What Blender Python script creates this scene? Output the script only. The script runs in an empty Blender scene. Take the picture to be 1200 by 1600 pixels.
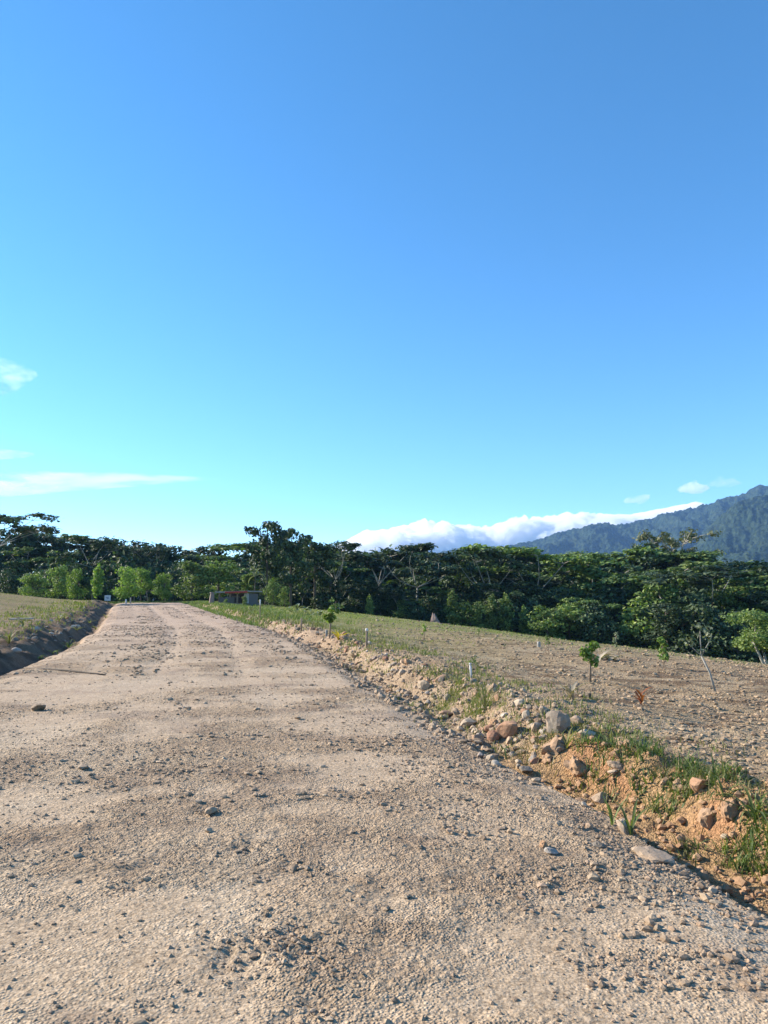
import bpy, math, random
import numpy as np
from mathutils import Vector, Matrix

# ------------------------------------------------------------------ camera, sky, sun, exposure
SC = bpy.context.scene
COL = SC.collection
F, CX, CY = 1100.0, 600.0, 800.0          # focal length and centre in photo pixels
PITCH = math.radians(7.0)
CAMZ = 1.6
cam = bpy.data.cameras.new("camera"); camo = bpy.data.objects.new("camera", cam); COL.objects.link(camo)
camo.location = (0, 0, CAMZ); camo.rotation_euler = (math.radians(90) + PITCH, 0, 0)
cam.sensor_fit = 'VERTICAL'; cam.sensor_height = 36; cam.lens = F / 1600 * 36
cam.clip_start = 0.1; cam.clip_end = 60000
SC.camera = camo

SUN_EL, SUN_AZ = math.radians(26), math.radians(-70)      # azimuth from +Y, clockwise positive (negative: to the left)
w = bpy.data.worlds.new("World"); SC.world = w; w.use_nodes = True
nt = w.node_tree; nt.nodes.clear()
sky = nt.nodes.new("ShaderNodeTexSky"); sky.sky_type = 'NISHITA'; sky.sun_disc = False
sky.sun_elevation = SUN_EL; sky.sun_rotation = SUN_AZ
sky.altitude = 3800; sky.air_density = 1.0; sky.dust_density = 0.0; sky.ozone_density = 1.0
hs = nt.nodes.new("ShaderNodeHueSaturation"); hs.inputs['Saturation'].default_value = 1.30; hs.inputs['Hue'].default_value = 0.494
bg = nt.nodes.new("ShaderNodeBackground"); bg.inputs['Strength'].default_value = 0.131
wo = nt.nodes.new("ShaderNodeOutputWorld")
nt.links.new(sky.outputs[0], hs.inputs['Color']); nt.links.new(hs.outputs[0], bg.inputs[0]); nt.links.new(bg.outputs[0], wo.inputs[0])

sl = bpy.data.lights.new("sun", 'SUN'); sl.energy = 5.0; sl.angle = math.radians(0.5); sl.color = (1.0, 0.89, 0.74)
so = bpy.data.objects.new("sun", sl); COL.objects.link(so)
sdir = Vector((math.sin(SUN_AZ) * math.cos(SUN_EL), math.cos(SUN_AZ) * math.cos(SUN_EL), math.sin(SUN_EL)))
so.rotation_euler = sdir.to_track_quat('Z', 'Y').to_euler()
SC.view_settings.view_transform = 'Standard'; SC.view_settings.look = 'None'
SC.view_settings.gamma = 1; SC.view_settings.use_curve_mapping = False
SC.view_settings.exposure = 1.33
SC.cycles.max_bounces = 8; SC.cycles.diffuse_bounces = 3; SC.cycles.transparent_max_bounces = 24
SC.cycles.volume_bounces = 5; SC.cycles.use_denoising = True

# ------------------------------------------------------------------ noise
def _h(ix, iy, s):
    n = (ix.astype(np.int64) * 374761393 + iy.astype(np.int64) * 668265263 + s * 974711) & 0xffffffff
    n = ((n ^ (n >> 13)) * 1274126177) & 0xffffffff
    n = (n ^ (n >> 16)) & 0xffff
    return n / 65535.0
def vn(x, y, s=0):
    x = np.asarray(x, float); y = np.asarray(y, float)
    xi = np.floor(x); yi = np.floor(y); fx = x - xi; fy = y - yi
    fx = fx * fx * fx * (fx * (fx * 6 - 15) + 10); fy = fy * fy * fy * (fy * (fy * 6 - 15) + 10)
    a = _h(xi, yi, s); b = _h(xi + 1, yi, s); c = _h(xi, yi + 1, s); d = _h(xi + 1, yi + 1, s)
    return ((a * (1 - fx) + b * fx) * (1 - fy) + (c * (1 - fx) + d * fx) * fy) * 2 - 1
def fbm(x, y, o=4, s=0, g=.5):
    r = 0; a = 1; t = 0
    for i in range(o):
        r = r + a * vn(x * 2 ** i * (.8 + .2 * .9 ** i) + i * 17.3, y * 2 ** i + i * 9.1, s + i); t += a; a *= g
    return r / t
def worley(x, y, s=0):
    xi = np.floor(x); yi = np.floor(y); best = np.full(np.shape(x), 9.0)
    for dx in (-1, 0, 1):
        for dy in (-1, 0, 1):
            cx = xi + dx; cy = yi + dy
            px = cx + _h(cx, cy, s); py = cy + _h(cx, cy, s + 7)
            best = np.minimum(best, (px - x) ** 2 + (py - y) ** 2)
    return np.sqrt(best)
def ss(a, b, x):
    t = np.clip((x - a) / (b - a), 0, 1); return t * t * (3 - 2 * t)

# ------------------------------------------------------------------ terrain functions
W = 7.2                                                   # road width
_ty = np.arange(-80, 460, .5)
_tr = np.interp(_ty, [-80, 0, 3.5, 8.6, 14, 25, 36, 44, 60, 80, 100, 140, 460], [21, 2.75, 1.95, .78, -.5, -3.2, -6.8, -9.8, -15.6, -22.6, -33, -64, -400])
_k = np.hanning(13); _k /= _k.sum()
_tr = np.convolve(np.pad(_tr, 6, mode='edge'), _k, 'valid')
_tz = np.interp(_ty, [-80, 15, 25, 36, 50, 66, 80, 92, 130, 460], [0, 0, .13, .33, .62, .93, 1.08, 1.0, .8, 1.0])
_k = np.hanning(25); _k /= _k.sum()
_tz = np.convolve(np.pad(_tz, 12, mode='edge'), _k, 'valid')
_do = np.arange(0, 400, .5); _dz = np.interp(_do, [0, 5, 10, 15, 22, 30, 36, 45, 62, 110, 400], [0, .12, .5, 1.0, 1.8, 2.7, 3.3, 4.5, 6.9, 11, 14])
_k = np.hanning(17); _k /= _k.sum(); _dz = np.convolve(np.pad(_dz, 8, mode='edge'), _k, 'valid'); _dz -= _dz[0]
def R(y): return np.interp(y, _ty, _tr)
def RZ(y): return np.interp(y, _ty, _tz)
def uw(x, y):                                             # distance from the right road edge, ragged
    return x - R(y) + .10 * fbm(x / .9, y / .9, 3, 91) + .10 * vn(0 * x, y / 2.7, 95) * 1.5
def macro(x, y):
    x = np.asarray(x, float); y = np.asarray(y, float)
    u = uw(x, y); z = RZ(y).copy() if hasattr(RZ(y), 'copy') else RZ(y)
    fade = 1 - ss(62, 84, y)                              # ditches and banks run out at the crest
    # road: low crown and faint wheel ruts
    on = ss(0, .5, -u) * ss(0, .5, u + W)
    wob = .15 * vn(y * .15, 0 * y, 3)
    ruts = np.exp(-((u + 2.3 + wob) / .22) ** 2) + np.exp(-((u + 4.1 + wob) / .25) ** 2)
    z = z + on * (.06 - .018 * ruts * ss(10, 20, y))
    # right ditch and bank
    near = 1 - ss(6.6, 8.2, y)
    dd = (.13 + .17 * near) * fade * ss(-30, -2, y)
    z = z - dd * ss(0, .3, u) * (1 - ss(.55 + .25 * near, 1.05 + .2 * near, u))
    bk = (.17 + .07 * vn(0 * x, y / 2.1, 96)) * ss(7, 9.5, y) * fade + .07
    z = z + bk * ss(.5, 1.35, u) * (1 - .65 * ss(1.5, 4.5, u))
    o = np.maximum(u - 2.0, 0)
    z = z - np.interp(o, _do, _dz) - RZ(y) * ss(5, 36, o)
    # left ditch and bank
    q = -(u + W)
    fl = 1 - ss(66, 90, y)
    z = z - .25 * fl * ss(0, .4, q) * (1 - ss(.55, 1.2, q))
    z = z + (.38 + .10 * vn(0 * x, y / 1.9, 97)) * fl * ss(.6, 2.3, q)
    oq = np.clip(q - 2.1, 0, 40)
    z = z + (.03 * oq + .0052 * np.minimum(oq, 13) ** 2 + .06 * np.maximum(oq - 13, 0)) * (.35 + .65 * fl)
    # forest ground beyond the fields
    far_line = 104 - .16 * np.clip(x, -100, 150)
    b = np.maximum(y - far_line, 0)
    z = z - .9 * ss(0, 14, b) * ss(-12, 10, x) + .035 * np.maximum(b - 20, 0)
    # clear hollows and knolls of the fields
    fld = ss(1.6, 6, u) + ss(2.5, 6, q)
    z = z + fld * (.10 * fbm(x / 7, y / 7, 2, 11) + .25 * fbm(x / 28, y / 28, 2, 12) * ss(20, 60, y))
    return z
PITS = [(430, 1478, .30, .026), (325, 1266, .13, .03), (285, 1205, .2, .03), (378, 1325, .12, .03), (455, 1357, .08, .03), (480, 1578, .12, .03), (185, 1392, .08, .02)]
_pits = []
def loose(x, y):                                         # 0 on packed wheel strips, 1 where the surface is broken up
    u = uw(x, y); wv = .25 * vn(y * .12, 0 * y, 3)
    tr = np.exp(-((u + 2.1 + wv) / .28) ** 2) + np.exp(-((u + 3.9 + wv) / .30) ** 2) + .7 * np.exp(-((u + 5.4 + wv) / .25) ** 2)
    n = ss(-.30, .30, fbm(x / 1.5, y / 1.1, 4, 33, .6) + .10)
    return np.clip(n * (1 - .75 * tr * ss(5, 14, y)), 0, 1)
def micro(x, y):
    u = uw(x, y); q = -(u + W)
    on = ss(-.1, .3, -u) * ss(-.1, .3, q * -1)
    lo = loose(x, y)
    d = .010 * fbm(x / .55, y / .55, 3, 21) + (.003 + .010 * lo) * fbm(x / .11, y / .11, 3, 24, .6)
    crum = ss(-.1, .5, fbm(x / 1.3, y / .9, 3, 31))       # patches where the crust is broken
    wl = worley(x / .05, y / .05, 5); wm = worley(x / .13, y / .13, 6)
    d = d + (.003 + .012 * crum * lo) * np.clip(.55 - wl, 0, 1) * (1 + .5 * vn(x / .3, y / .3, 8))
    d = d + .045 * lo * np.clip(.42 - wm, 0, 1) * ss(.1, .5, vn(x / .4, y / .4, 14))
    d = d + (.012 + .022 * lo) * np.abs(fbm(x / 1.6 + 4, y / .45, 3, 41)) * ss(6, 18, y)
    for (px, py, r, a) in _pits:
        rr = np.hypot(x - px, y - py) / r
        d = d + a * np.exp(-rr ** 4) * (1.1 * np.clip(.75 - worley(x / .06 + px, y / .06, 57), 0, 1) * ss(-.5, .2, fbm(x / .12, y / .12, 2, 51)) - .55 + .6 * fbm(x / .1, y / .1, 2, 58))
    # beside the road
    s = ss(0, .5, u) + ss(0, .5, q)
    dit = ss(.0, .3, u) * (1 - ss(1.6, 2.4, u)) + ss(0, .3, q) * (1 - ss(2.2, 3.4, q))
    d = d + dit * (.09 * fbm(x / .45, y / .40, 5, 61, .6) + .035 * np.clip(.6 - worley(x / .16, y / .16, 9), 0, 1))
    d = d + .16 * ss(.6, 1.2, q) * (1 - ss(2.6, 3.4, q)) * np.clip(fbm(x / .7, y / .9, 3, 63), -.5, 1)
    near = 1 - ss(7.0, 8.2, y)
    mound = ss(.78, 1.15, u) * (1 - ss(1.45, 1.9, u)) * near
    d = d + mound * (.02 + .12 * np.clip(fbm(x / .30, y / .26, 4, 71) + .15, -.1, 1) + .05 * np.clip(.65 - worley(x / .13, y / .13, 19), 0, 1))
    f = ss(1.3, 2.2, u) + ss(1.8, 3.0, q)
    d = d + f * (.045 * fbm(x / .6, y / .4, 4, 81) + .05 * np.clip(.6 - worley(x / .22, y / .15, 13), 0, 1) * ss(-.4, .4, vn(x / 1.7, y / 1.1, 15)))
    return d * ss(400, 140, y) if np.ndim(y) else d
def H(x, y, m=True):
    x = np.asarray(x, float); y = np.asarray(y, float)
    return macro(x, y) + (micro(x, y) if m else 0)
def ray(px, py):
    c = (px - CX) / F; s = (CY - py) / F
    return np.array([c, math.cos(PITCH) - s * math.sin(PITCH), math.sin(PITCH) + s * math.cos(PITCH)])
def gp(px, py, far=False):
    d = ray(px, py); t = np.concatenate([np.arange(2, 30, .02), np.arange(30, 160, .1)])
    z = CAMZ + t * d[2] - H(t * d[0], t * d[1], False)
    k = np.where(z < 0)[0]
    i = k[0] if len(k) else len(t) - 1
    return (float(t[i] * d[0]), float(t[i] * d[1]), float(H(t[i] * d[0], t[i] * d[1])))
def at(px, dist):                                          # ground point straight below a bearing at a distance
    x = (px - CX) / F * dist / math.cos(PITCH); return (x, dist, float(H(x, dist)))
def hgt(py, dist):                                         # height above datum of a picture row at a distance
    d = ray(600, py); return CAMZ + dist * d[2] / d[1]
_p = []
for (px, py, r, a) in PITS:
    g = gp(px, py); _p.append((g[0], g[1], r, a))
_pits.extend(_p)

# ------------------------------------------------------------------ materials
def mat(name, col=(.5, .5, .5), rough=.9, spec=.2):
    m = bpy.data.materials.new(name); m.use_nodes = True
    b = m.node_tree.nodes['Principled BSDF']
    b.inputs['Base Color'].default_value = (*col, 1); b.inputs['Roughness'].default_value = rough
    b.inputs['Specular IOR Level'].default_value = spec
    return m, m.node_tree, b
def N(nt, t, **k):
    n = nt.nodes.new(t)
    for a, v in k.items():
        if a in n.inputs: n.inputs[a].default_value = v
        else: setattr(n, a, v)
    return n
def mixcol(nt, fac, a, b, mode='MIX'):
    m = nt.nodes.new('ShaderNodeMix'); m.data_type = 'RGBA'; m.blend_type = mode
    for sock, v in ((m.inputs[0], fac), (m.inputs[6], a), (m.inputs[7], b)):
        if hasattr(v, 'links'): nt.links.new(v, sock)
        else: sock.default_value = v if not isinstance(v, tuple) else (*v, 1)
    return m.outputs[2]
def ramp(nt, src, pts):
    r = nt.nodes.new('ShaderNodeValToRGB'); e = r.color_ramp.elements
    while len(e) < len(pts): e.new(.5)
    for el, (p, c) in zip(e, pts): el.position = p; el.color = (*c, 1) if len(c) == 3 else c
    nt.links.new(src, r.inputs[0]); return r.outputs[0]
def objcoord(nt, scale=1):
    t = nt.nodes.new('ShaderNodeTexCoord'); mp = nt.nodes.new('ShaderNodeMapping')
    mp.inputs['Scale'].default_value = (scale,) * 3 if not isinstance(scale, tuple) else scale
    nt.links.new(t.outputs['Object'], mp.inputs[0]); return mp.outputs[0]
def noise(nt, vec, sc, det=4, rough=.55):
    n = N(nt, 'ShaderNodeTexNoise', Scale=sc, Detail=det, Roughness=rough); nt.links.new(vec, n.inputs['Vector']); return n.outputs[0]

# soil: large-scale colour from the attribute, grain and crumbs from noise
def soil_mat():
    m, t, b = mat('soil', rough=.95, spec=.12)
    at_ = N(t, 'ShaderNodeAttribute', attribute_name='tint')
    g = N(t, 'ShaderNodeNewGeometry'); P = g.outputs['Position']
    n1 = noise(t, P, 14, 6, .65); n2 = noise(t, P, 70, 4, .7); n3 = noise(t, P, 2.2, 5, .6)
    c = mixcol(t, ramp(t, n1, [(.3, (0, 0, 0)), (.7, (1, 1, 1))]), (.74, .73, .72), (1.2, 1.2, 1.2))
    c2 = mixcol(t, ramp(t, n2, [(.3, (0, 0, 0)), (.72, (1, 1, 1))]), (.42, .39, .36), (1.45, 1.45, 1.45))
    c3 = mixcol(t, n3, (.78, .76, .74), (1.18, 1.18, 1.18))
    o = mixcol(t, 1.0, at_.outputs['Color'], c, 'MULTIPLY'); o = mixcol(t, 1.0, o, c2, 'MULTIPLY'); o = mixcol(t, 1.0, o, c3, 'MULTIPLY')
    t.links.new(o, b.inputs['Base Color'])
    v = N(t, 'ShaderNodeTexVoronoi', Scale=62.0); t.links.new(P, v.inputs['Vector'])
    v2 = N(t, 'ShaderNodeTexVoronoi', Scale=24.0); t.links.new(P, v2.inputs['Vector'])
    def inv(s, a, bb):
        mr = N(t, 'ShaderNodeMapRange'); t.links.new(s, mr.inputs[0]); mr.inputs[1].default_value = 0; mr.inputs[2].default_value = .6; mr.inputs[3].default_value = a; mr.inputs[4].default_value = bb; return mr.outputs[0]
    patch = ramp(t, n3, [(.38, (.25, .25, .25)), (.62, (1, 1, 1))])
    s1 = N(t, 'ShaderNodeMath', operation='MULTIPLY'); t.links.new(inv(v.outputs[0], .017, 0), s1.inputs[0]); t.links.new(patch, s1.inputs[1])
    s2 = N(t, 'ShaderNodeMath', operation='ADD'); t.links.new(s1.outputs[0], s2.inputs[0]); t.links.new(inv(v2.outputs[0], .014, 0), s2.inputs[1])
    s3 = N(t, 'ShaderNodeMath', operation='MULTIPLY_ADD'); t.links.new(n2, s3.inputs[0]); s3.inputs[1].default_value = .012; t.links.new(s2.outputs[0], s3.inputs[2])
    s4 = N(t, 'ShaderNodeMath', operation='MULTIPLY_ADD'); t.links.new(n1, s4.inputs[0]); s4.inputs[1].default_value = .03; t.links.new(s3.outputs[0], s4.inputs[2])
    s5 = N(t, 'ShaderNodeMath', operation='MULTIPLY'); t.links.new(s4.outputs[0], s5.inputs[0]); t.links.new(at_.outputs['Alpha'], s5.inputs[1])
    bp = N(t, 'ShaderNodeBump', Strength=.95, Distance=1.15); t.links.new(s5.outputs[0], bp.inputs['Height']); t.links.new(bp.outputs[0], b.inputs['Normal'])
    return m
SOIL = soil_mat()
def stone_mat(name, cols, bump=.01):
    m, t, b = mat(name, rough=.85, spec=.25)
    oi = N(t, 'ShaderNodeObjectInfo'); isl = N(t, 'ShaderNodeNewGeometry')
    ad = N(t, 'ShaderNodeMath', operation='ADD'); t.links.new(oi.outputs['Random'], ad.inputs[0]); t.links.new(isl.outputs['Random Per Island'], ad.inputs[1])
    fr = N(t, 'ShaderNodeMath', operation='FRACT'); t.links.new(ad.outputs[0], fr.inputs[0])
    c = ramp(t, fr.outputs[0], [((i + .5) / len(cols), x) for i, x in enumerate(cols)])
    v = isl.outputs['Position']; n = noise(t, v, 18, 6, .65); n2 = noise(t, v, 5, 3)
    o = mixcol(t, 1.0, c, mixcol(t, n, (.55, .53, .5), (1.35, 1.35, 1.35)), 'MULTIPLY')
    o = mixcol(t, ramp(t, n2, [(.52, (0, 0, 0)), (.68, (.7, .7, .7))]), o, (.30, .21, .14))
    t.links.new(o, b.inputs['Base Color'])
    bp = N(t, 'ShaderNodeBump', Strength=.8, Distance=bump); t.links.new(n, bp.inputs['Height']); t.links.new(bp.outputs[0], b.inputs['Normal'])
    return m
ROCK = stone_mat('field_stone', [(.38, .29, .20), (.30, .22, .16), (.42, .34, .25), (.33, .20, .12), (.26, .24, .22), (.46, .40, .32)])
GREYROCK = stone_mat('grey_stone', [(.18, .155, .125), (.25, .22, .18)])
WHITEROCK = stone_mat('pale_stone', [(.42, .345, .255), (.37, .29, .205)])
REDROCK = stone_mat('red_brown_stone', [(.30, .16, .10), (.34, .2, .12)])
ORANGE = stone_mat('orange_clay', [(.37, .225, .125), (.36, .235, .14), (.32, .19, .105)])
CLOD = stone_mat('dry_clod', [(.38, .28, .185), (.29, .21, .14), (.44, .335, .23), (.22, .16, .105)])
FIELDCLOD = stone_mat('tilled_clod', [(.36, .265, .165), (.28, .20, .125), (.41, .31, .20), (.20, .14, .09)])
GRAVEL = stone_mat('gravel', [(.34, .25, .165), (.27, .195, .13), (.40, .31, .21), (.21, .15, .10), (.35, .25, .17)])

def leaf_mat(name, cols, trans=.25, rough=.6):
    m, t, b = mat(name, rough=rough, spec=.3)
    g = N(t, 'ShaderNodeNewGeometry'); oi = N(t, 'ShaderNodeObjectInfo')
    c = ramp(t, g.outputs['Random Per Island'], [(i / max(1, len(cols) - 1), x) for i, x in enumerate(cols)])
    k = N(t, 'ShaderNodeMapRange'); t.links.new(oi.outputs['Random'], k.inputs[0]); k.inputs[3].default_value = .75; k.inputs[4].default_value = 1.25
    o = mixcol(t, 1.0, c, k.outputs[0], 'MULTIPLY')
    t.links.new(o, b.inputs['Base Color'])
    tr = N(t, 'ShaderNodeBsdfTranslucent'); t.links.new(mixcol(t, 1.0, o, (1.3, 1.5, .5), 'MULTIPLY'), tr.inputs[0])
    mx = N(t, 'ShaderNodeMixShader'); mx.inputs[0].default_value = trans
    t.links.new(b.outputs[0], mx.inputs[1]); t.links.new(tr.outputs[0], mx.inputs[2])
    t.links.new(mx.outputs[0], t.nodes['Material Output'].inputs[0])
    return m
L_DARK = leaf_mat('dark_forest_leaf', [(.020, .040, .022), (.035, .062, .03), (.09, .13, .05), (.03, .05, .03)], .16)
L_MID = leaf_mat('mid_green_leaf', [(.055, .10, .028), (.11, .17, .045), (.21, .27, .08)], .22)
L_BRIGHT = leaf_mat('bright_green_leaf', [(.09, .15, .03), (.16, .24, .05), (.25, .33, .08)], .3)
L_PALE = leaf_mat('pale_leaf', [(.12, .15, .09), (.2, .23, .15), (.28, .3, .2)], .2)
L_OLIVE = leaf_mat('olive_leaf', [(.08, .10, .05), (.13, .14, .07), (.18, .18, .10)], .2)
L_BUSH = leaf_mat('bush_leaf', [(.06, .105, .03), (.13, .19, .05), (.25, .30, .095)], .25)
L_YELLOW = leaf_mat('yellow_leaf', [(.38, .28, .04), (.45, .34, .06)], .3)
L_RED = leaf_mat('red_leaf', [(.22, .05, .02), (.32, .09, .03), (.18, .07, .03)], .25)
L_DRY = leaf_mat('dry_leaf', [(.26, .21, .14), (.34, .29, .21), (.2, .16, .11)], .15)
GRASS = leaf_mat('grass_blade', [(.10, .14, .035), (.15, .18, .05), (.22, .2, .08), (.08, .12, .03)], .3)
GRASS_G = leaf_mat('green_grass_blade', [(.06, .10, .028), (.10, .14, .042), (.17, .18, .07)], .3)
GRASS_D = leaf_mat('dry_grass_blade', [(.26, .21, .11), (.20, .18, .09), (.14, .15, .06), (.3, .25, .15)], .2)
def bark_mat(name, a, b_):
    m, t, b = mat(name, rough=.9, spec=.15)
    P = N(t, 'ShaderNodeTexCoord').outputs['Object']
    n = noise(t, P, 3.0, 6, .7); t.links.new(mixcol(t, n, a, b_), b.inputs['Base Color'])
    bp = N(t, 'ShaderNodeBump', Strength=.6, Distance=.03); t.links.new(noise(t, P, 14, 4), bp.inputs['Height']); t.links.new(bp.outputs[0], b.inputs['Normal'])
    return m
BARK = bark_mat('dark_bark', (.06, .05, .04), (.16, .13, .10))
PALEBARK = bark_mat('pale_bark', (.18, .165, .14), (.42, .40, .35))
WOOD = bark_mat('weathered_wood', (.14, .10, .07), (.30, .24, .18))
def plain(name, a, b_, sc=6, rough=.7):
    m, t, b = mat(name, rough=rough)
    P = N(t, 'ShaderNodeTexCoord').outputs['Object']
    t.links.new(mixcol(t, noise(t, P, sc, 5, .65), a, b_), b.inputs['Base Color']); return m
WHITE = plain('white_paint', (.42, .40, .36), (.68, .66, .62), 25)
PIPEW = plain('white_plastic', (.38, .37, .35), (.58, .57, .55), 20, .5)
REDM = plain('red_trim', (.30, .04, .03), (.42, .07, .05))
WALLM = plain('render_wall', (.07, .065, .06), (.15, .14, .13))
COLM = plain('pale_render', (.28, .26, .23), (.42, .40, .36))
PILM = plain('pinkish_render', (.16, .12, .10), (.28, .21, .18))
ROOFM = plain('metal_roof', (.20, .19, .18), (.36, .34, .32), 3, .45)
DARKM = plain('dark_print', (.10, .13, .22), (.18, .22, .32))

# ------------------------------------------------------------------ mesh helpers
def bigmesh(name, V, Fc, mats, smooth=False):
    V = np.ascontiguousarray(V, dtype=np.float32); Fc = np.ascontiguousarray(Fc, dtype=np.int32)
    me = bpy.data.meshes.new(name); n, k = Fc.shape
    me.vertices.add(len(V)); me.vertices.foreach_set('co', V.ravel())
    me.loops.add(n * k); me.loops.foreach_set('vertex_index', Fc.ravel())
    me.polygons.add(n); me.polygons.foreach_set('loop_start', np.arange(0, n * k, k, dtype=np.int32))
    me.polygons.foreach_set('use_smooth', np.full(n, smooth))
    for m in (mats if isinstance(mats, (list, tuple)) else [mats]): me.materials.append(m)
    me.update(calc_edges=True); return me
def ob(name, data, parent=None, loc=None, **props):
    o = bpy.data.objects.new(name, data); COL.objects.link(o)
    if parent: o.parent = parent
    if loc is not None: o.location = loc
    for k, v in props.items():
        if v is not None: o[k] = v
    return o
def empty(name, loc, label, cat, group=None, rz=0):
    o = ob(name, None, None, loc, label=label, category=cat, group=group); o.rotation_euler[2] = rz; o.empty_display_size = .2
    return o
def pymesh(name, V, Fc, m, smooth=False):
    me = bpy.data.meshes.new(name); me.from_pydata([tuple(v) for v in V], [], Fc)
    for mm in (m if isinstance(m, (list, tuple)) else [m]): me.materials.append(mm)
    if smooth:
        for p in me.polygons: p.use_smooth = True
    return me
class MB:
    def __init__(s): s.v = []; s.f = []
    def box(s, c, size, rot=None, bev=0.0):
        M = rot or Matrix.Identity(3); b = len(s.v)
        for z in (-.5, .5):
            for (x, y) in ((-.5, -.5), (.5, -.5), (.5, .5), (-.5, .5)):
                s.v.append(tuple(Vector(c) + M @ Vector((x * size[0], y * size[1], z * size[2]))))
        for f in ((0, 3, 2, 1), (4, 5, 6, 7), (0, 1, 5, 4), (1, 2, 6, 5), (2, 3, 7, 6), (3, 0, 4, 7)): s.f.append(tuple(b + i for i in f))
        return s
    def tube(s, pts, rad, n=7):
        pts = [Vector(p) for p in pts]; b = len(s.v)
        for i, p in enumerate(pts):
            d = (pts[min(i + 1, len(pts) - 1)] - pts[max(i - 1, 0)]).normalized()
            a = d.orthogonal().normalized() if abs(d.z) < .9 else Vector((1, 0, 0)); a = (a - d * a.dot(d)).normalized(); c = d.cross(a)
            for k in range(n):
                t = 2 * math.pi * k / n; s.v.append(tuple(p + (a * math.cos(t) + c * math.sin(t)) * rad[i]))
        for i in range(len(pts) - 1):
            for k in range(n):
                s.f.append((b + i * n + k, b + i * n + (k + 1) % n, b + (i + 1) * n + (k + 1) % n, b + (i + 1) * n + k))
        s.f.append(tuple(b + k for k in range(n))[::-1]); s.f.append(tuple(b + (len(pts) - 1) * n + k for k in range(n)))
        return s
    def blade(s, base, az, length, width, up=70, droop=60, seg=6):
        p = Vector(base); e = math.radians(up); st = length / seg; side = Vector((-math.sin(az), math.cos(az), 0)); b = len(s.v)
        for i in range(seg + 1):
            t = i / seg; w_ = width * (.55 + 1.3 * t) if t < .35 else width * (1 - ((t - .35) / .65) ** 1.6)
            s.v.append(tuple(p - side * w_ / 2)); s.v.append(tuple(p + Vector((0, 0, -w_ * .22)))); s.v.append(tuple(p + side * w_ / 2))
            d = Vector((math.cos(az) * math.cos(e), math.sin(az) * math.cos(e), math.sin(e))); p = p + d * st; e -= math.radians(droop) / seg * (1 + t)
        for i in range(seg):
            k = b + i * 3; s.f += [(k, k + 1, k + 4, k + 3), (k + 1, k + 2, k + 5, k + 4)]
        return s
    def mesh(s, name, m, smooth=False): return pymesh(name, s.v, s.f, m, smooth)

# ------------------------------------------------------------------ ground sheet, cut along the road and ditches
def geo(start, step, g, end):
    o = [start]; s = step
    while abs(o[-1]) < abs(end): o.append(o[-1] + s); s *= g
    return o
ucol = [-x for x in geo(5.6, .024, 1.0165, 340)][::-1][:-1] + list(np.arange(-5.6, 1.5, .022)) + geo(1.5, .024, 1.0165, 330)
ucol = np.array(ucol)
for v in (-W, -W - 2.2, 0.0, 1.6):                       # seams exactly on the edges
    ucol[np.argmin(abs(ucol - v))] = v
vr = [-60, -40, -25, -15, -9, -5, -3, -1.5, -.5, .3, 1, 1.6, 2.1]
v = 2.5
while v < 420:
    vr.append(v); v += .0062 * v if v < 12 else (.0095 * v if v < 115 else .03 * v)
vrow = np.array(vr, float)
U, V_ = np.meshgrid(ucol, vrow)
X = U + R(V_); Y = V_
MAC = macro(X, Y); Z = MAC + micro(X, Y)
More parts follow.
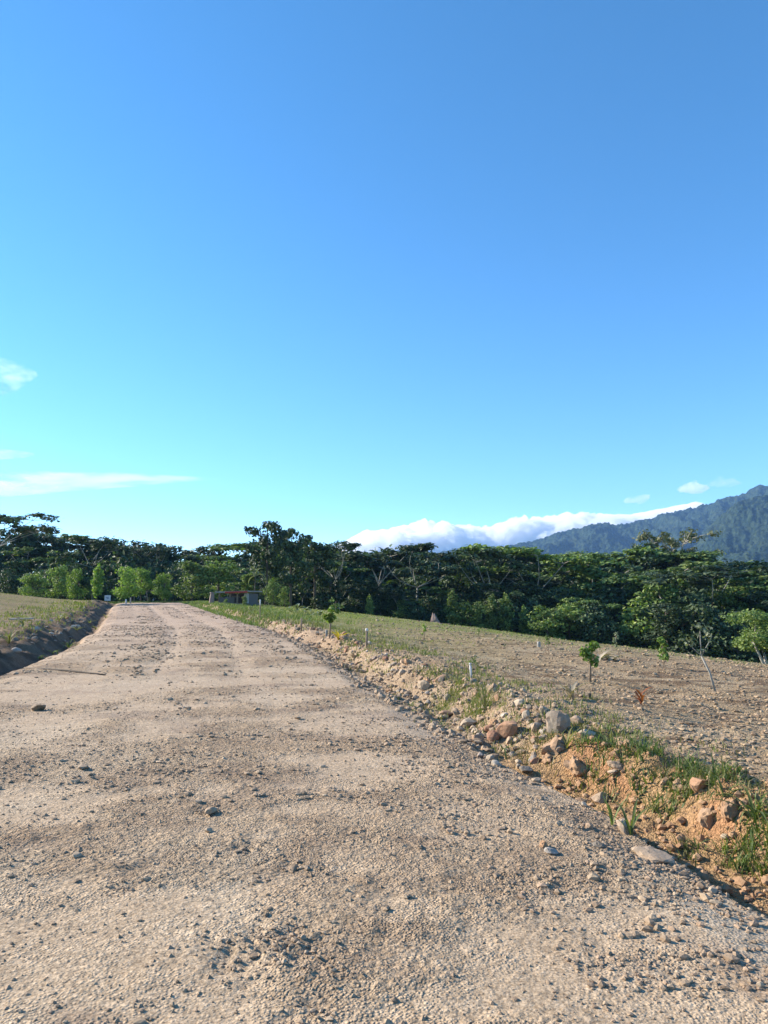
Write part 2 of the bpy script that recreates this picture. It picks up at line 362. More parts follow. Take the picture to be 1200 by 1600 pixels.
def tint(X, Y):
    u = uw(X, Y); q = -(u + W)
    lerp = lambda a, b, t: a + (np.asarray(b) - a) * t[..., None]
    lo = loose(X, Y)
    c = np.zeros(X.shape + (3,)) + np.array((.435, .336, .230))
    c = lerp(c, (.30, .22, .15), .6 * ss(.35, 1, lo) * ss(-.3, .3, fbm(X / .35, Y / .25, 4, 104, .65)))
    c = lerp(c, (.43, .32, .21), .7 * ss(-.2, .6, fbm(X / 3.1, Y / 2.0, 3, 101)))
    c = lerp(c, (.24, .175, .125), .6 * ss(.12, .5, fbm(X / 1.1 + 5, Y / .8, 4, 103)))      # damp patches
    c = lerp(c, (.49, .395, .28), .6 * ss(.1, .5, fbm(X / .9 + 9, Y / 1.4, 4, 105)))         # dusty patches
    c = lerp(c, (.49, .385, .28), .45 * (1 - lo) * ss(4, 12, Y))
    c = lerp(c, (.465, .35, .265), .7 * ss(14, 40, Y))
    # right ditch: ochre clay
    near = 1 - ss(7.2, 9.0, Y)
    dm = ss(.12, .35, u) * (1 - ss(1.5, 1.9, u + .3 * vn(X / .5, Y / .5, 4)))
    c = lerp(c, (.40, .255, .125), dm * (near * .85 + .12 * (1 - near)))
    c = lerp(c, (.40, .225, .12), dm * near * ss(.75, 1.0, u) * ss(-.3, .3, fbm(X / .4, Y / .4, 3, 6)))
    # right field: dry tilled soil near, thin yellow-green sward far
    f = ss(1.4, 2.2, u)
    soil = np.zeros(X.shape + (3,)) + np.array((.40, .30, .185))
    soil = lerp(soil, (.46, .36, .235), ss(-.1, .5, fbm(X / 2.2, Y / 1.2, 4, 107)))
    soil = lerp(soil, (.19, .13, .08), .95 * ss(.05, .35, fbm(X / .8, Y / .3, 5, 109, .65)))  # dark debris dashes, deepened to paint in the clod shadows
    d = np.hypot(X, Y)
    g = ss(18, 44, Y + 6 * fbm(X / 9, Y / 6, 3, 111) + .10 * X)
    soil = lerp(soil, (.225, .245, .07), g * (.95 + .25 * vn(X / 2, Y / 5, 112)))
    soil = lerp(soil, (.28, .21, .12), .45 * g * ss(.15, .5, fbm(X / 5, Y / 8, 4, 113)))
    soil = lerp(soil, (.17, .2, .06), .7 * ss(12, 30, Y) * (1 - ss(2.5, 7, u)))
    c = lerp(c, np.zeros(3), f * 0); c = c * (1 - f[..., None]) + soil * f[..., None]
    # left ditch, soil colour darkened to paint in its shade; left field
    dl = ss(.1, .5, q); cl = np.zeros(X.shape + (3,)) + np.array((.23, .165, .11)); cl = lerp(cl, (.13, .09, .06), ss(-.2, .4, fbm(X / .5, Y / .5, 4, 116)))
    c = c * (1 - dl[..., None]) + cl * dl[..., None]
    fl = ss(1.7, 2.6, q); s2 = np.zeros(X.shape + (3,)) + np.array((.29, .215, .135))
    s2 = lerp(s2, (.16, .125, .085), ss(.0, .5, fbm(X / 1.3, Y / 1.0, 4, 117)))
    s2 = lerp(s2, (.23, .205, .085), .8 * ss(22, 60, Y) * (.75 + .25 * vn(X / 2, Y / 5, 118)))
    c = c * (1 - fl[..., None]) + s2 * fl[..., None]
    # grass over the crest of the road and the floor of the forest
    cr = ss(76, 84, Y) * ss(-1, 1, -u + 2)
    c = lerp(c, (.16, .22, .05), cr * .85)
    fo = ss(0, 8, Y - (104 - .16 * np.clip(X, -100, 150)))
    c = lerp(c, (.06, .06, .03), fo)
    al = .22 + .93 * lo ** 1.4; al = al + (1.1 - al) * np.clip(ss(0, .3, u) + dl, 0, 1)
    return np.concatenate([c, al[..., None]], -1)
TN = tint(X, Y)
TERR_SEG = [('field', None, -W - 2.2), ('ditch', -W - 2.2, -W), ('road', -W, 0.0), ('ditch', 0.0, 1.6), ('field', 1.6, None)]
nr = len(vrow)
for nm, a, b in TERR_SEG:
    i0 = 0 if a is None else int(np.argmin(abs(ucol - a))); i1 = len(ucol) - 1 if b is None else int(np.argmin(abs(ucol - b)))
    n = i1 - i0 + 1
    P = np.stack([X[:, i0:i1 + 1], Y[:, i0:i1 + 1], Z[:, i0:i1 + 1]], -1).reshape(-1, 3)
    r, c = np.meshgrid(np.arange(nr - 1), np.arange(n - 1), indexing='ij'); k = (r * n + c).ravel()
    me = bigmesh(nm, P, np.stack([k, k + 1, k + n + 1, k + n], -1), SOIL, True)
    ca = me.color_attributes.new('tint', 'FLOAT_COLOR', 'POINT')
    cc = np.ones((len(P), 4), np.float32); cc[:, :] = TN[:, i0:i1 + 1].reshape(-1, 4); ca.data.foreach_set('color', cc.ravel())
    ob(nm, me, kind='structure')

# ------------------------------------------------------------------ far terrain and mountains
def ridge_px(a):      # crest height in photo pixels above the horizon, over the bearing in photo pixels
    return np.interp(a, [-3000, -1500, -400, 200, 560, 620, 700, 760, 820, 870, 925, 950, 965, 1000, 1060, 1075, 1100, 1140, 1170, 1190, 1225, 1300, 1420, 1600, 2100, 3200],
                     [30, 30, 25, 20, 42, 62, 72, 70, 86, 99, 112, 116, 112, 119, 135, 134, 141, 154, 163, 173, 172, 205, 240, 262, 215, 120])
def spur_px(a):
    return np.interp(a, [-3000, 1040, 1084, 1110, 1137, 1165, 1200, 1260, 1350, 1500, 2200, 3200], [0, 10, 78, 108, 135, 150, 160, 150, 190, 170, 150, 60])
az = np.concatenate([np.arange(-3000, 500, 60), np.arange(500, 760, 8), np.arange(760, 1300, 1.5), np.arange(1300, 3200, 20)])
rr = np.concatenate([np.geomspace(230, 1300, 30), np.arange(1340, 4300, 16), np.arange(4350, 6500, 150)])
A, RR = np.meshgrid(az, rr)
ang = np.arctan((A - CX) / F); HX = RR * np.tan(ang) * 1.0; HY = RR.copy()
hz = np.full(A.shape, 0.0)
k1 = ridge_px(A) / F * 3800
prof1 = np.exp(-((RR - 3800) / np.where(RR < 3800, 1150, 900)) ** 2)
k2 = spur_px(A) / F * 2500
prof2 = np.exp(-((RR - 2500) / np.where(RR < 2500, 700, 330)) ** 2)
rg = 1 - np.abs(fbm(HX / 520, HY / 800, 4, 201, .5)) * 2
gul = 1 - np.abs(fbm(HX / 190 + .3 * fbm(HX / 400, HY / 400, 2, 208), HY / 420, 4, 203, .55)) * 2
z1 = k1 * prof1 * (1 - .50 * (1 - rg) * (1 - prof1 ** 3)) + 95 * (gul - .75) * prof1 * (1 - prof1 ** 8) * ss(40, 200, k1)
z2 = k2 * prof2 * (1 - .42 * (1 - rg) * (1 - prof2 ** 3)) + 75 * (gul - .75) * prof2 * (1 - prof2 ** 8) * ss(40, 200, k2)
hz = np.maximum(z1, z2) + 16 * fbm(HX / 20, HY / 22, 3, 205) * ss(900, 1600, RR) + 12 * fbm(HX / 90, HY / 90, 2, 206) * ss(900, 1600, RR)
hz = hz - 16 + 12 * ss(230, 500, RR)
n = len(az); r, c = np.meshgrid(np.arange(len(rr) - 1), np.arange(n - 1), indexing='ij'); k = (r * n + c).ravel()
def mountain_mat():
    m, t, b = mat('mountain_forest', rough=.95, spec=.05)
    P = N(t, 'ShaderNodeNewGeometry').outputs['Position']
    n1 = noise(t, P, .045, 5, .7); n2 = noise(t, P, .004, 4, .6); v = N(t, 'ShaderNodeTexVoronoi', Scale=.06); t.links.new(P, v.inputs['Vector'])
    c = ramp(t, n1, [(.3, (.008, .018, .012)), (.5, (.020, .038, .022)), (.74, (.06, .085, .045))])
    c = mixcol(t, ramp(t, n2, [(.45, (0, 0, 0)), (.7, (.3, .3, .3))]), c, (.055, .065, .04))
    t.links.new(c, b.inputs['Base Color'])
    mm = N(t, 'ShaderNodeMath', operation='MULTIPLY_ADD'); t.links.new(v.outputs[0], mm.inputs[0]); mm.inputs[1].default_value = -.9; t.links.new(n1, mm.inputs[2])
    bp = N(t, 'ShaderNodeBump', Strength=1.0, Distance=14.0); t.links.new(mm.outputs[0], bp.inputs['Height']); t.links.new(bp.outputs[0], b.inputs['Normal'])
    return m
me = bigmesh('mountain', np.stack([HX, HY, hz], -1).reshape(-1, 3), np.stack([k, k + 1, k + n + 1, k + n], -1), mountain_mat(), True)
ob('mountain', me, kind='structure')

# ------------------------------------------------------------------ clouds
def cloud_mat(name, dens, nscale=None, lo=.4, hi=.65):
    m = bpy.data.materials.new(name); m.use_nodes = True; t = m.node_tree; t.nodes.clear()
    out = N(t, 'ShaderNodeOutputMaterial'); pv = N(t, 'ShaderNodeVolumePrincipled', Density=dens, Anisotropy=.2); pv.inputs['Color'].default_value = (.995, .995, .995, 1)
    if nscale:
        P = N(t, 'ShaderNodeTexCoord').outputs['Object']; mp = N(t, 'ShaderNodeMapping'); mp.inputs['Scale'].default_value = nscale; t.links.new(P, mp.inputs[0])
        mr = N(t, 'ShaderNodeMapRange'); t.links.new(noise(t, mp.outputs[0], 1, 5, .6), mr.inputs[0]); mr.inputs[1].default_value = lo; mr.inputs[2].default_value = hi; mr.inputs[3].default_value = 0; mr.inputs[4].default_value = dens
        t.links.new(mr.outputs[0], pv.inputs['Density'])
    t.links.new(pv.outputs[0], out.inputs['Volume'])
    return m
def cloud(label, d, prof, thick, bill, m, seed, bs, nu=420, nv=72):
    # prof: list of (px, bottom px above horizon, top px above horizon); a closed billowing body at distance d
    pr = np.array(prof, float); a = np.linspace(pr[0, 0], pr[-1, 0], nu); th = np.linspace(0, 2 * np.pi, nv, endpoint=False)
    lo = np.interp(a, pr[:, 0], pr[:, 1]) / F * d; hi = np.interp(a, pr[:, 0], pr[:, 2]) / F * d
    x = (a - CX) / F * d; mid = (lo + hi) / 2; hh = (hi - lo) / 2
    TX, TT = np.meshgrid(x, th, indexing='ij'); M_ = mid[:, None]; Hh = hh[:, None]
    den = np.maximum(Hh, 1)
    AR = TT * np.maximum(Hh, 40)
    bl = bill * 1.2 * fbm(TX / bs + seed, AR / bs + seed, 2, 300 + seed) + bill * .30 * (3 * np.abs(fbm(TX / bs * 3.3, AR / bs * 3.3 + seed, 2, 310 + seed)) - .9) + bill * .10 * (3 * np.abs(fbm(TX / bs * 9, AR / bs * 9 + seed, 2, 312 + seed)) - .9)
    bl = bl * (1 - ss(2.6, 4.4, TT) * 0)
    rad = 1 + bl * np.minimum(1, Hh / hh.max())
    Zc = M_ + np.sin(TT) * den * rad; Yc = d - np.cos(TT) * np.minimum(thick, den * 2.2) * rad
    V = np.stack([TX + bill * Hh * .4 * vn(TX / bs, TT * 2, 5), Yc, Zc + CAMZ], -1)
    V[:, :, 0] -= x.mean(); V[:, :, 1] -= d; V[:, :, 2] -= mid.mean() 
    i, j = np.meshgrid(np.arange(nu - 1), np.arange(nv), indexing='ij'); j2 = (j + 1) % nv
    Fc = np.stack([i * nv + j, (i + 1) * nv + j, (i + 1) * nv + j2, i * nv + j2], -1).reshape(-1, 4)
    o = ob('cloud', bigmesh('cloud', V.reshape(-1, 3), Fc, m, True), None, (x.mean(), d, mid.mean()), label=label, category='cloud')
    o.visible_shadow = True
    return o
CUM = cloud_mat('cumulus', .009)
WISP = cloud_mat('wispy_cloud', .0030, (.0016, .003, .012), .40, .68)
cloud('long white cumulus bank low over the forest beside the mountain', 10500,
      [(495, 60, 62), (520, 40, 78), (560, 30, 98), (590, 30, 108), (625, 25, 112), (645, 20, 117), (668, 20, 121), (690, 20, 115), (712, 20, 111), (760, 20, 114), (810, 20, 124), (850, 30, 128), (890, 40, 132), (920, 40, 133), (960, 60, 128), (1010, 80, 136), (1060, 95, 146), (1090, 110, 150), (1115, 128, 136)], 900, .20, CUM, 3, 480, 1100, 160)
cloud('small white puff above the cloud bank, nearest the mountain top', 12000, [(1062, 171, 172), (1072, 166, 179), (1088, 165, 183), (1104, 167, 180), (1116, 172, 174)], 300, .5, cloud_mat('puff', .0045, (.006, .006, .008), .35, .6), 7, 160, 80, 40)
cloud('faint puff of cloud low between the bank and the white puff', 12000, [(976, 152, 153), (988, 148, 160), (1006, 150, 163), (1022, 157, 164)], 300, .5, cloud_mat('faint_puff', .0028, (.006, .006, .008), .38, .6), 9, 160, 80, 40)
cloud('thin streak of cloud above the mountain slope at the right edge', 12500, [(1108, 178, 179), (1130, 174, 190), (1150, 176, 187), (1168, 180, 182)], 300, .5, cloud_mat('faint_streak', .0012, (.006, .006, .008), .38, .6), 12, 160, 80, 40)
cloud('long flat white streak of cloud above the trees at the left', 9500, [(-260, 165, 200), (-120, 162, 200), (0, 160, 198), (60, 166, 199), (120, 171, 198), (200, 176, 198), (250, 180, 195), (300, 184, 192), (340, 187, 188)], 900, .12, WISP, 14, 900, 260, 48)
cloud('small wispy cloud above the long streak at the left edge', 9500, [(-60, 215, 240), (0, 220, 236), (25, 222, 233), (45, 226, 229)], 500, .2, cloud_mat('small_wisp', .0022, (.003, .003, .012), .42, .66), 16, 300, 120, 40)
cloud('ragged faint cloud wisp highest at the left edge of the sky', 9500, [(-80, 320, 390), (-20, 330, 385), (10, 342, 378), (30, 352, 368), (42, 358, 362)], 500, .25, cloud_mat('high_wisp', .0013, (.0035, .0035, .010), .46, .68), 18, 300, 120, 40)
# ------------------------------------------------------------------ haze
lowest = -40.0
mb = MB(); mb.box((0, 2400, (1050 + lowest) / 2), (17000, 9400, 1050 - lowest))
hm = bpy.data.materials.new('haze'); hm.use_nodes = True; t = hm.node_tree; t.nodes.clear()
pv = N(t, 'ShaderNodeVolumePrincipled', Density=7.8e-5, Anisotropy=.15); pv.inputs['Color'].default_value = (.30, .56, 1.0, 1)
t.links.new(pv.outputs[0], N(t, 'ShaderNodeOutputMaterial').inputs['Volume'])
ob('haze', mb.mesh('haze', hm), kind='stuff')

# ------------------------------------------------------------------ tree prototypes (nominal 12 m high, base at the origin)
rs = np.random.RandomState(7)
def leaves(centers, radii, n, size, flat=.0, shell=.55, rnd=None):
    """n rhombic leaves spread through ellipsoids, denser towards their surface"""
    rnd = rnd or rs
    C = np.array(centers, float); Rr = np.array(radii, float)
    if Rr.ndim == 1: Rr = np.stack([Rr] * 3, 1)
    vol = (Rr[:, 0] * Rr[:, 1] + Rr[:, 2] * Rr[:, 0]); idx = rnd.choice(len(C), n, p=vol / vol.sum())
    d = rnd.normal(size=(n, 3)); d /= np.linalg.norm(d, axis=1, keepdims=True)
    r = shell + (1 - shell) * rnd.rand(n, 1) ** .6; r *= 1 + .22 * rnd.normal(size=(n, 1)) * .6
    P = C[idx] + d * r * Rr[idx]
    nrm = d * .7 + rnd.normal(size=(n, 3)) * .55 + np.array([0, 0, .35 + flat]); nrm /= np.linalg.norm(nrm, axis=1, keepdims=True)
    a = np.cross(nrm, rnd.normal(size=(n, 3))); a /= np.linalg.norm(a, axis=1, keepdims=True); b = np.cross(nrm, a)
    s = size * (.6 + .8 * rnd.rand(n, 1))
    V = np.stack([P - a * s, P - b * s * .55 + nrm * s * .12, P + a * s, P + b * s * .55 + nrm * s * .12], 1).reshape(-1, 3)
    return V, np.arange(n * 4).reshape(n, 4)
def limb(mb_, p, q, r0, r1, sag=.12, n=5, sides=6):
    p = Vector(p); q = Vector(q); pts = []; off = Vector(rs.normal(size=3)) * (q - p).length * sag * .5
    for i in range(n + 1):
        t = i / n; pts.append(p.lerp(q, t) + off * math.sin(math.pi * t) * .6)
    mb_.tube(pts, [r0 + (r1 - r0) * i / n for i in range(n + 1)], sides)
def proto(kind, leafm, seed, barkm=None):
    global rs
    rs = np.random.RandomState(seed); m = MB(); C = []; Rr = []; barkm = barkm or BARK; n = 2600; size = .20; flat = 0; shell = .5
    if kind == 'round':          # dense rounded crown reaching nearly to the ground
        m.tube([(0, 0, -.4), (.1, 0, 2), (0, .1, 5), (.1, 0, 8)], [.26, .2, .15, .06])
        for i in range(16):
            a = rs.rand() * 6.28; h = .16 + .76 * rs.rand(); w_ = math.sin(math.pi * min(1, (h * .9 + .1))) ** .6 * 3.5
            c = (math.cos(a) * w_ * rs.rand() ** .5, math.sin(a) * w_ * rs.rand() ** .5, h * 12); C.append(c); Rr.append((1.5 + rs.rand(), 1.5 + rs.rand(), 1.1 + .7 * rs.rand()))
            limb(m, (0, 0, min(c[2] * .7, 7)), c, .08, .02)
        n = 2300; size = .32; shell = .4
    elif kind == 'umbrella':     # bare forking trunk below flat spreading layers
        lean = rs.normal(0, .5, 2); f = (lean[0], lean[1], 5.5 + rs.rand())
        m.tube([(0, 0, -.5), (lean[0] * .3, lean[1] * .3, 2.5), f], [.17, .13, .09], 8)
        for i in range(rs.randint(5, 8)):
            a = i * 2.4 + rs.rand(); rad = 1.2 + 3.0 * rs.rand(); z = 8.1 + 3.4 * rs.rand() - rad * .22; c = (f[0] + math.cos(a) * rad, f[1] + math.sin(a) * rad, z)
            limb(m, f, c, .06, .022, .25)
            for j in range(5):
                b = rs.rand() * 6.28; r2 = .9 + rs.rand() * 1.3; e = (c[0] + math.cos(b) * r2, c[1] + math.sin(b) * r2, c[2] + .35 + .3 * rs.rand())
                limb(m, c, e, .035, .012, n=3, sides=4); C.append(e); Rr.append((.7 + .6 * rs.rand(), .7 + .6 * rs.rand(), .25 + .30 * rs.rand()))
        n = 2600; size = .22; flat = 1.0; shell = .2
    elif kind == 'tall':         # high irregular crown of separate clumps
        m.tube([(0, 0, -.5), (.1, .1, 4), (-.1, .1, 8), (0, 0, 11)], [.22, .18, .12, .05], 8)
        for i in range(15):
            z = 3.8 + 7.8 * (i / 15) ** .85; a = i * 2.4 + rs.rand() * .8; rad = (.6 + 2.3 * rs.rand()) * (1.25 - .65 * z / 12)
            c = (math.cos(a) * rad, math.sin(a) * rad, z); limb(m, (0, 0, z - .9), c, .06, .02, n=4)
            C.append(c); Rr.append((.8 + .7 * rs.rand(), .8 + .7 * rs.rand(), .55 + .5 * rs.rand()))
            if rs.rand() < .5: C.append((c[0] * 1.5, c[1] * 1.5, c[2] + .4)); Rr.append((.6, .6, .35))
        n = 2800; size = .25; shell = .35
    elif kind == 'column':       # young, upright, feathery
        m.tube([(0, 0, -.3), (.05, 0, 3), (0, 0, 10)], [.15, .12, .03])
        for i in range(13):
            z = 2.6 + 8.8 * i / 13; a = i * 2.4; wd = 2.0 * math.sin(math.pi * (.18 + .80 * i / 13)) ** .7
            c = (math.cos(a) * wd * .45, math.sin(a) * wd * .45, z); C.append(c); Rr.append((wd * .6, wd * .6, 1.1)); limb(m, (0, 0, z - .7), c, .05, .015, n=3)
        n = 1700; size = .3; shell = .35
    elif kind == 'spread':       # low wide crown on leaning stems
        for k_ in range(3):
            a = 2.1 * k_ + rs.rand(); f = (math.cos(a) * 2.4, math.sin(a) * 2.4, 5.2 + rs.rand()); m.tube([(0.15 * k_, 0, -.4), (f[0] * .35, f[1] * .35, 2.2), f], [.28, .22, .13], 7)
            for i in range(6):
                b = rs.rand() * 6.28; e = (f[0] + math.cos(b) * 3.4 * rs.rand() ** .5, f[1] + math.sin(b) * 3.4 * rs.rand() ** .5, 4.2 + 6.8 * rs.rand()); limb(m, f, e, .09, .02); C.append(e); Rr.append((1.9, 1.9, 1.0 + .4 * rs.rand()))
        n = 5200; size = .25; shell = .35
    elif kind == 'bare':         # almost leafless pale crown
        m.tube([(0, 0, -.5), (.2, 0, 4), (0, .1, 7)], [.22, .18, .14], 7)
        for i in range(9):
            a = i * 2.4 + rs.rand(); c = (math.cos(a) * (1 + 2 * rs.rand()), math.sin(a) * (1 + 2 * rs.rand()), 8.6 + 2.6 * rs.rand()); limb(m, (0, .1, 6 + rs.rand()), c, .12, .05, .2)
            for j in range(4):
                e = (c[0] + rs.normal() * .9, c[1] + rs.normal() * .9, c[2] + .3 + .7 * rs.rand()); limb(m, c, e, .045, .02, n=3, sides=4); C.append(e); Rr.append((.6, .6, .3))
        n = 1500; size = .17; flat = .8; shell = .1
    elif kind == 'frond':        # palms / wild plantain: trunk with arching fronds
        m.tube([(0, 0, -.3), (.2, 0, 3.5), (0, .1, 7.5)], [.2, .16, .13])
        V = []; Fc = []; lm = MB()
        for i in range(17):
            a = i * 2.4; up = 78 - 5.0 * i * rs.rand(); L = 3.6 + 1.6 * rs.rand()
            lm.blade((0, .1, 7.3), a, L, .75 if leafm is L_PALE else .62, up, 95, 6)
        cm = lm.mesh('crown', leafm); return [m.mesh('trunk', barkm, True), cm]
    V, Fc = leaves(C, Rr, n, size, flat, shell)
    return [m.mesh('trunk', barkm, True), bigmesh('crown', V, Fc, leafm)]
PR = {}
for kk, args in {
    'round_dark': [('round', L_DARK, 1), ('round', L_DARK, 2)], 'round_mid': [('round', L_BUSH, 3), ('round', L_BUSH, 4), ('round', L_BUSH, 8)],
    'round_bright': [('round', L_BRIGHT, 5), ('round', L_BRIGHT, 6)],
    'umbrella': [('umbrella', L_DARK, s, PALEBARK) for s in (11, 12, 13, 14)], 'umbrella_mid': [('umbrella', L_MID, s, PALEBARK) for s in (15, 16)],
    'tall': [('tall', L_DARK, s, BARK) for s in (21, 22, 23)], 'tall_mid': [('tall', L_MID, 24, PALEBARK)],
    'column': [('column', L_BUSH, s) for s in (31, 32, 34)], 'column_bright': [('column', L_BRIGHT, 33)],
    'spread': [('spread', L_BUSH, s, PALEBARK) for s in (41, 42)], 'bare': [('bare', L_OLIVE, 51, PALEBARK)],
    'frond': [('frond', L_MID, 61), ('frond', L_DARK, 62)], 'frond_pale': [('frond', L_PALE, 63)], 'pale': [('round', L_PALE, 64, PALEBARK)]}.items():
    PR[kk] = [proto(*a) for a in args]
_tn = 0
KN = {'umbrella': 'umbrella_tree', 'umbrella_mid': 'umbrella_tree', 'frond': 'palm_tree', 'frond_pale': 'palm_tree', 'bare': 'bare_tree'}
def tree(kind, px, dist, top, label, group=None, wide=1.0, base=None, cat='tree', var=None, name=None):
    """a tree standing on the ground below bearing px at dist, its top at picture row top"""
    global _tn
    x, y, z = at(px, dist) if base is None else base
    h = hgt(top, y) - z; s = h / 11.9
    if kind.startswith('column'): s = h / 12.0
    if kind.startswith('spread'): s = h / 11.3
    vs = PR[kind]; v = vs[_tn % len(vs)] if var is None else vs[var % len(vs)]; _tn += 1
    e = empty(name or KN.get(kind, 'tree'), (x, y, z), label, cat, group, random.Random(_tn).random() * 6.28)
    e.scale = (s * wide, s * wide, s)
    ob('trunk', v[0], e); ob('crown', v[1], e)
    return e
PHOTO_LABELS = []
# --- trees the photograph singles out: kind, bearing px, distance, top row, label, width factor
T = [
 ('umbrella', -14, 74, 786, 'tallest umbrella tree at the left edge, its flat layers reaching over the dark wood', 1.25),
 ('bare', 68, 135, 824, 'small thin almost leafless tree sticking up above the dark wood at the left', .7),
 ('umbrella', 152, 112, 838, 'dark flat topped tree on the left skyline, above the white sign', 1.3),
 ('umbrella', 218, 118, 846, 'small umbrella tree on the skyline above the road end, left one of two', .9),
 ('umbrella', 248, 120, 850, 'small umbrella tree on the skyline above the end of the road, right one of two', 1.0),
 ('tall', 418, 92, 812, 'tallest dark tree of the middle, towering right of the shed', .95),
 ('tall', 457, 94, 826, 'second tallest dark tree, just right of the highest one behind the shed', 1.0),
 ('tall', 494, 98, 840, 'dark ragged tree in front of the left end of the cloud bank', 1.0),
 ('umbrella', 533, 102, 842, 'flat topped dark tree against the left part of the cloud bank', 1.0),
 ('umbrella', 597, 104, 843, 'broad layered umbrella tree whose pale limbs fork under the cloud bank, left of centre', 1.3),
 ('umbrella', 648, 108, 852, 'dark umbrella tree below the highest hump of the cloud bank', 1.2),
 ('round_dark', 708, 112, 862, 'dark leafy tree in the dip of the skyline under the cloud bank', .9),
 ('umbrella', 764, 104, 852, 'broad umbrella tree with pale slanting limbs left of where the mountain begins', 1.35),
 ('umbrella_mid', 815, 108, 850, 'wide flat crowned tree right where the mountain ridge comes down to the skyline', 1.35),
 ('umbrella_mid', 935, 104, 868, 'grey limbed umbrella tree behind the two rounded bushes', 1.25),
 ('umbrella', 1003, 106, 872, 'umbrella tree with pale forked limbs below the bare topped emergent tree', 1.2),
 ('bare', 1048, 128, 832, 'pale thinly leaved emergent tree highest against the mountain slope', .9),
 ('tall', 1012, 126, 846, 'dark tree just left of the pale emergent tree below the mountain', 1.0),
 ('umbrella', 1088, 92, 880, 'layered umbrella tree with two pale upright stems over the bushes at the right', 1.4),
 ('round_dark', 1150, 96, 884, 'dark leafy tree second from the right edge, above the spreading tree', 1.0),
 ('umbrella_mid', 1196, 92, 900, 'pale green layered tree at the right edge above the leaning spreading tree', 1.2),
 ('frond', 985, 118, 862, 'palm like tree with upright fronds in the canopy left of the emergent tree', 1.0),
 ('frond', 1118, 122, 866, 'palm like tree in the canopy below the foot of the mountain spur', 1.0),
 ('frond_pale', 401, 86, 872, 'wild plantain with pale upright leaves over the roof of the shed', .75),
 ('frond', 428, 88, 890, 'dark palm right of the shed in front of the tall trees', .9),
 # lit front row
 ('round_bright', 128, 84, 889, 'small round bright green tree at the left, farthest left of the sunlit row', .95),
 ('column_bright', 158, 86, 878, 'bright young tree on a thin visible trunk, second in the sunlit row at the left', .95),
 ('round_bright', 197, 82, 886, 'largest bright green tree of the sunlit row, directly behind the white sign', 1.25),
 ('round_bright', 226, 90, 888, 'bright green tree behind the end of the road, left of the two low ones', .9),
 ('round_bright', 262, 88, 896, 'low bright green tree right above the end of the dirt road', 1.1),
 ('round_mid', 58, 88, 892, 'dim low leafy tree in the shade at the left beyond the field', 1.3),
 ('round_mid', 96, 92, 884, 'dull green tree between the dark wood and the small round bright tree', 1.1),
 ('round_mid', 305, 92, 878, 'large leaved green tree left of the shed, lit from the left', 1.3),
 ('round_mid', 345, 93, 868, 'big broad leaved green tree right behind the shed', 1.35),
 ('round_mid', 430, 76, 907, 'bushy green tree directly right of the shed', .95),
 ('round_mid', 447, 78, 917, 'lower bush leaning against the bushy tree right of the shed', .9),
 ('column', 578, 92, 927, 'slim little round headed tree standing free at the far field edge, left of centre', .9),
 ('round_mid', 634, 101, 938, 'low dark shrub in the shade left of the pinkish boulder', 1.3),
 ('column', 705, 91, 918, 'feathery upright young tree right behind the pinkish boulder', 1.0),
 ('round_mid', 733, 91, 934, 'broad low bush tree between two feathery upright young trees', 1.4),
 ('column', 765, 92, 925, 'feathery young tree right of the broad low bush tree, third from the boulder', 1.0),
 ('column', 787, 92, 924, 'tallest feathery young tree of the row right of the boulder', 1.05),
 ('column', 815, 92, 943, 'small thin stemmed young tree at the right end of the feathery row', 1.0),
 ('round_mid', 850, 90, 948, 'rounded olive green bush tree, left one of the pair at the field edge', 1.6),
 ('round_mid', 884, 92, 944, 'rounded olive green bush tree, right one of the pair at the field edge', 1.5),
 ('round_dark', 948, 90, 952, 'dark green bush tree left of the high sunlit leafy tree at the field edge', 1.3),
 ('round_mid', 1003, 90, 938, 'high sunlit leafy tree rising behind the bushes right of centre', 1.35),
 ('round_mid', 1045, 86, 958, 'rounded olive bush tree directly left of the pale leaved tree', 1.4),
 ('pale', 1092, 84, 966, 'pale silvery leaved tree at the field edge above the leaning sapling', .95),
 ('spread', 1184, 68, 958, 'spreading tree with leaning pale stems at the right edge of the field', 1.35),
]
for (kind, px, d, top, lab, wd) in T: tree(kind, px, d, top, lab, None, wd)
# --- remaining trees of the forest edge: skyline and two rows in front, told apart by what stands near them
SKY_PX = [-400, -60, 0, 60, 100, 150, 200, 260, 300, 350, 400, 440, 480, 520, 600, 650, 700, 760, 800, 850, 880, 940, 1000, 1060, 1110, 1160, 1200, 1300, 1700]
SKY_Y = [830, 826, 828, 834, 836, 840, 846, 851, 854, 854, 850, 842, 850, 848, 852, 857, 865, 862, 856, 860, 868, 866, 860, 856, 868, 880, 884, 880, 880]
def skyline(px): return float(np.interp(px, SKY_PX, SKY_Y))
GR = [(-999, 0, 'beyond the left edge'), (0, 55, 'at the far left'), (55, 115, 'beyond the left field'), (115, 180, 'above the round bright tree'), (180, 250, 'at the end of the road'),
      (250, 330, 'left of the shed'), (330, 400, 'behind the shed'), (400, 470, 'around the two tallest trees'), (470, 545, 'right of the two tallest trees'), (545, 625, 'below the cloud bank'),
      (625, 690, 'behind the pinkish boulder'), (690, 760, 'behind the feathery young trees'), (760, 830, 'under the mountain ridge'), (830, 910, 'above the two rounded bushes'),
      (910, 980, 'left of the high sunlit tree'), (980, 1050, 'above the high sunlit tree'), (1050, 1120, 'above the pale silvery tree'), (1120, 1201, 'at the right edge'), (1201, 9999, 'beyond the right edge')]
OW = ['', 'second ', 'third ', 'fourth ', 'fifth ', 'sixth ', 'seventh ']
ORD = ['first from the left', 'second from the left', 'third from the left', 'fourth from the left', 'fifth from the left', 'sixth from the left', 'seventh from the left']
rq = random.Random(5)
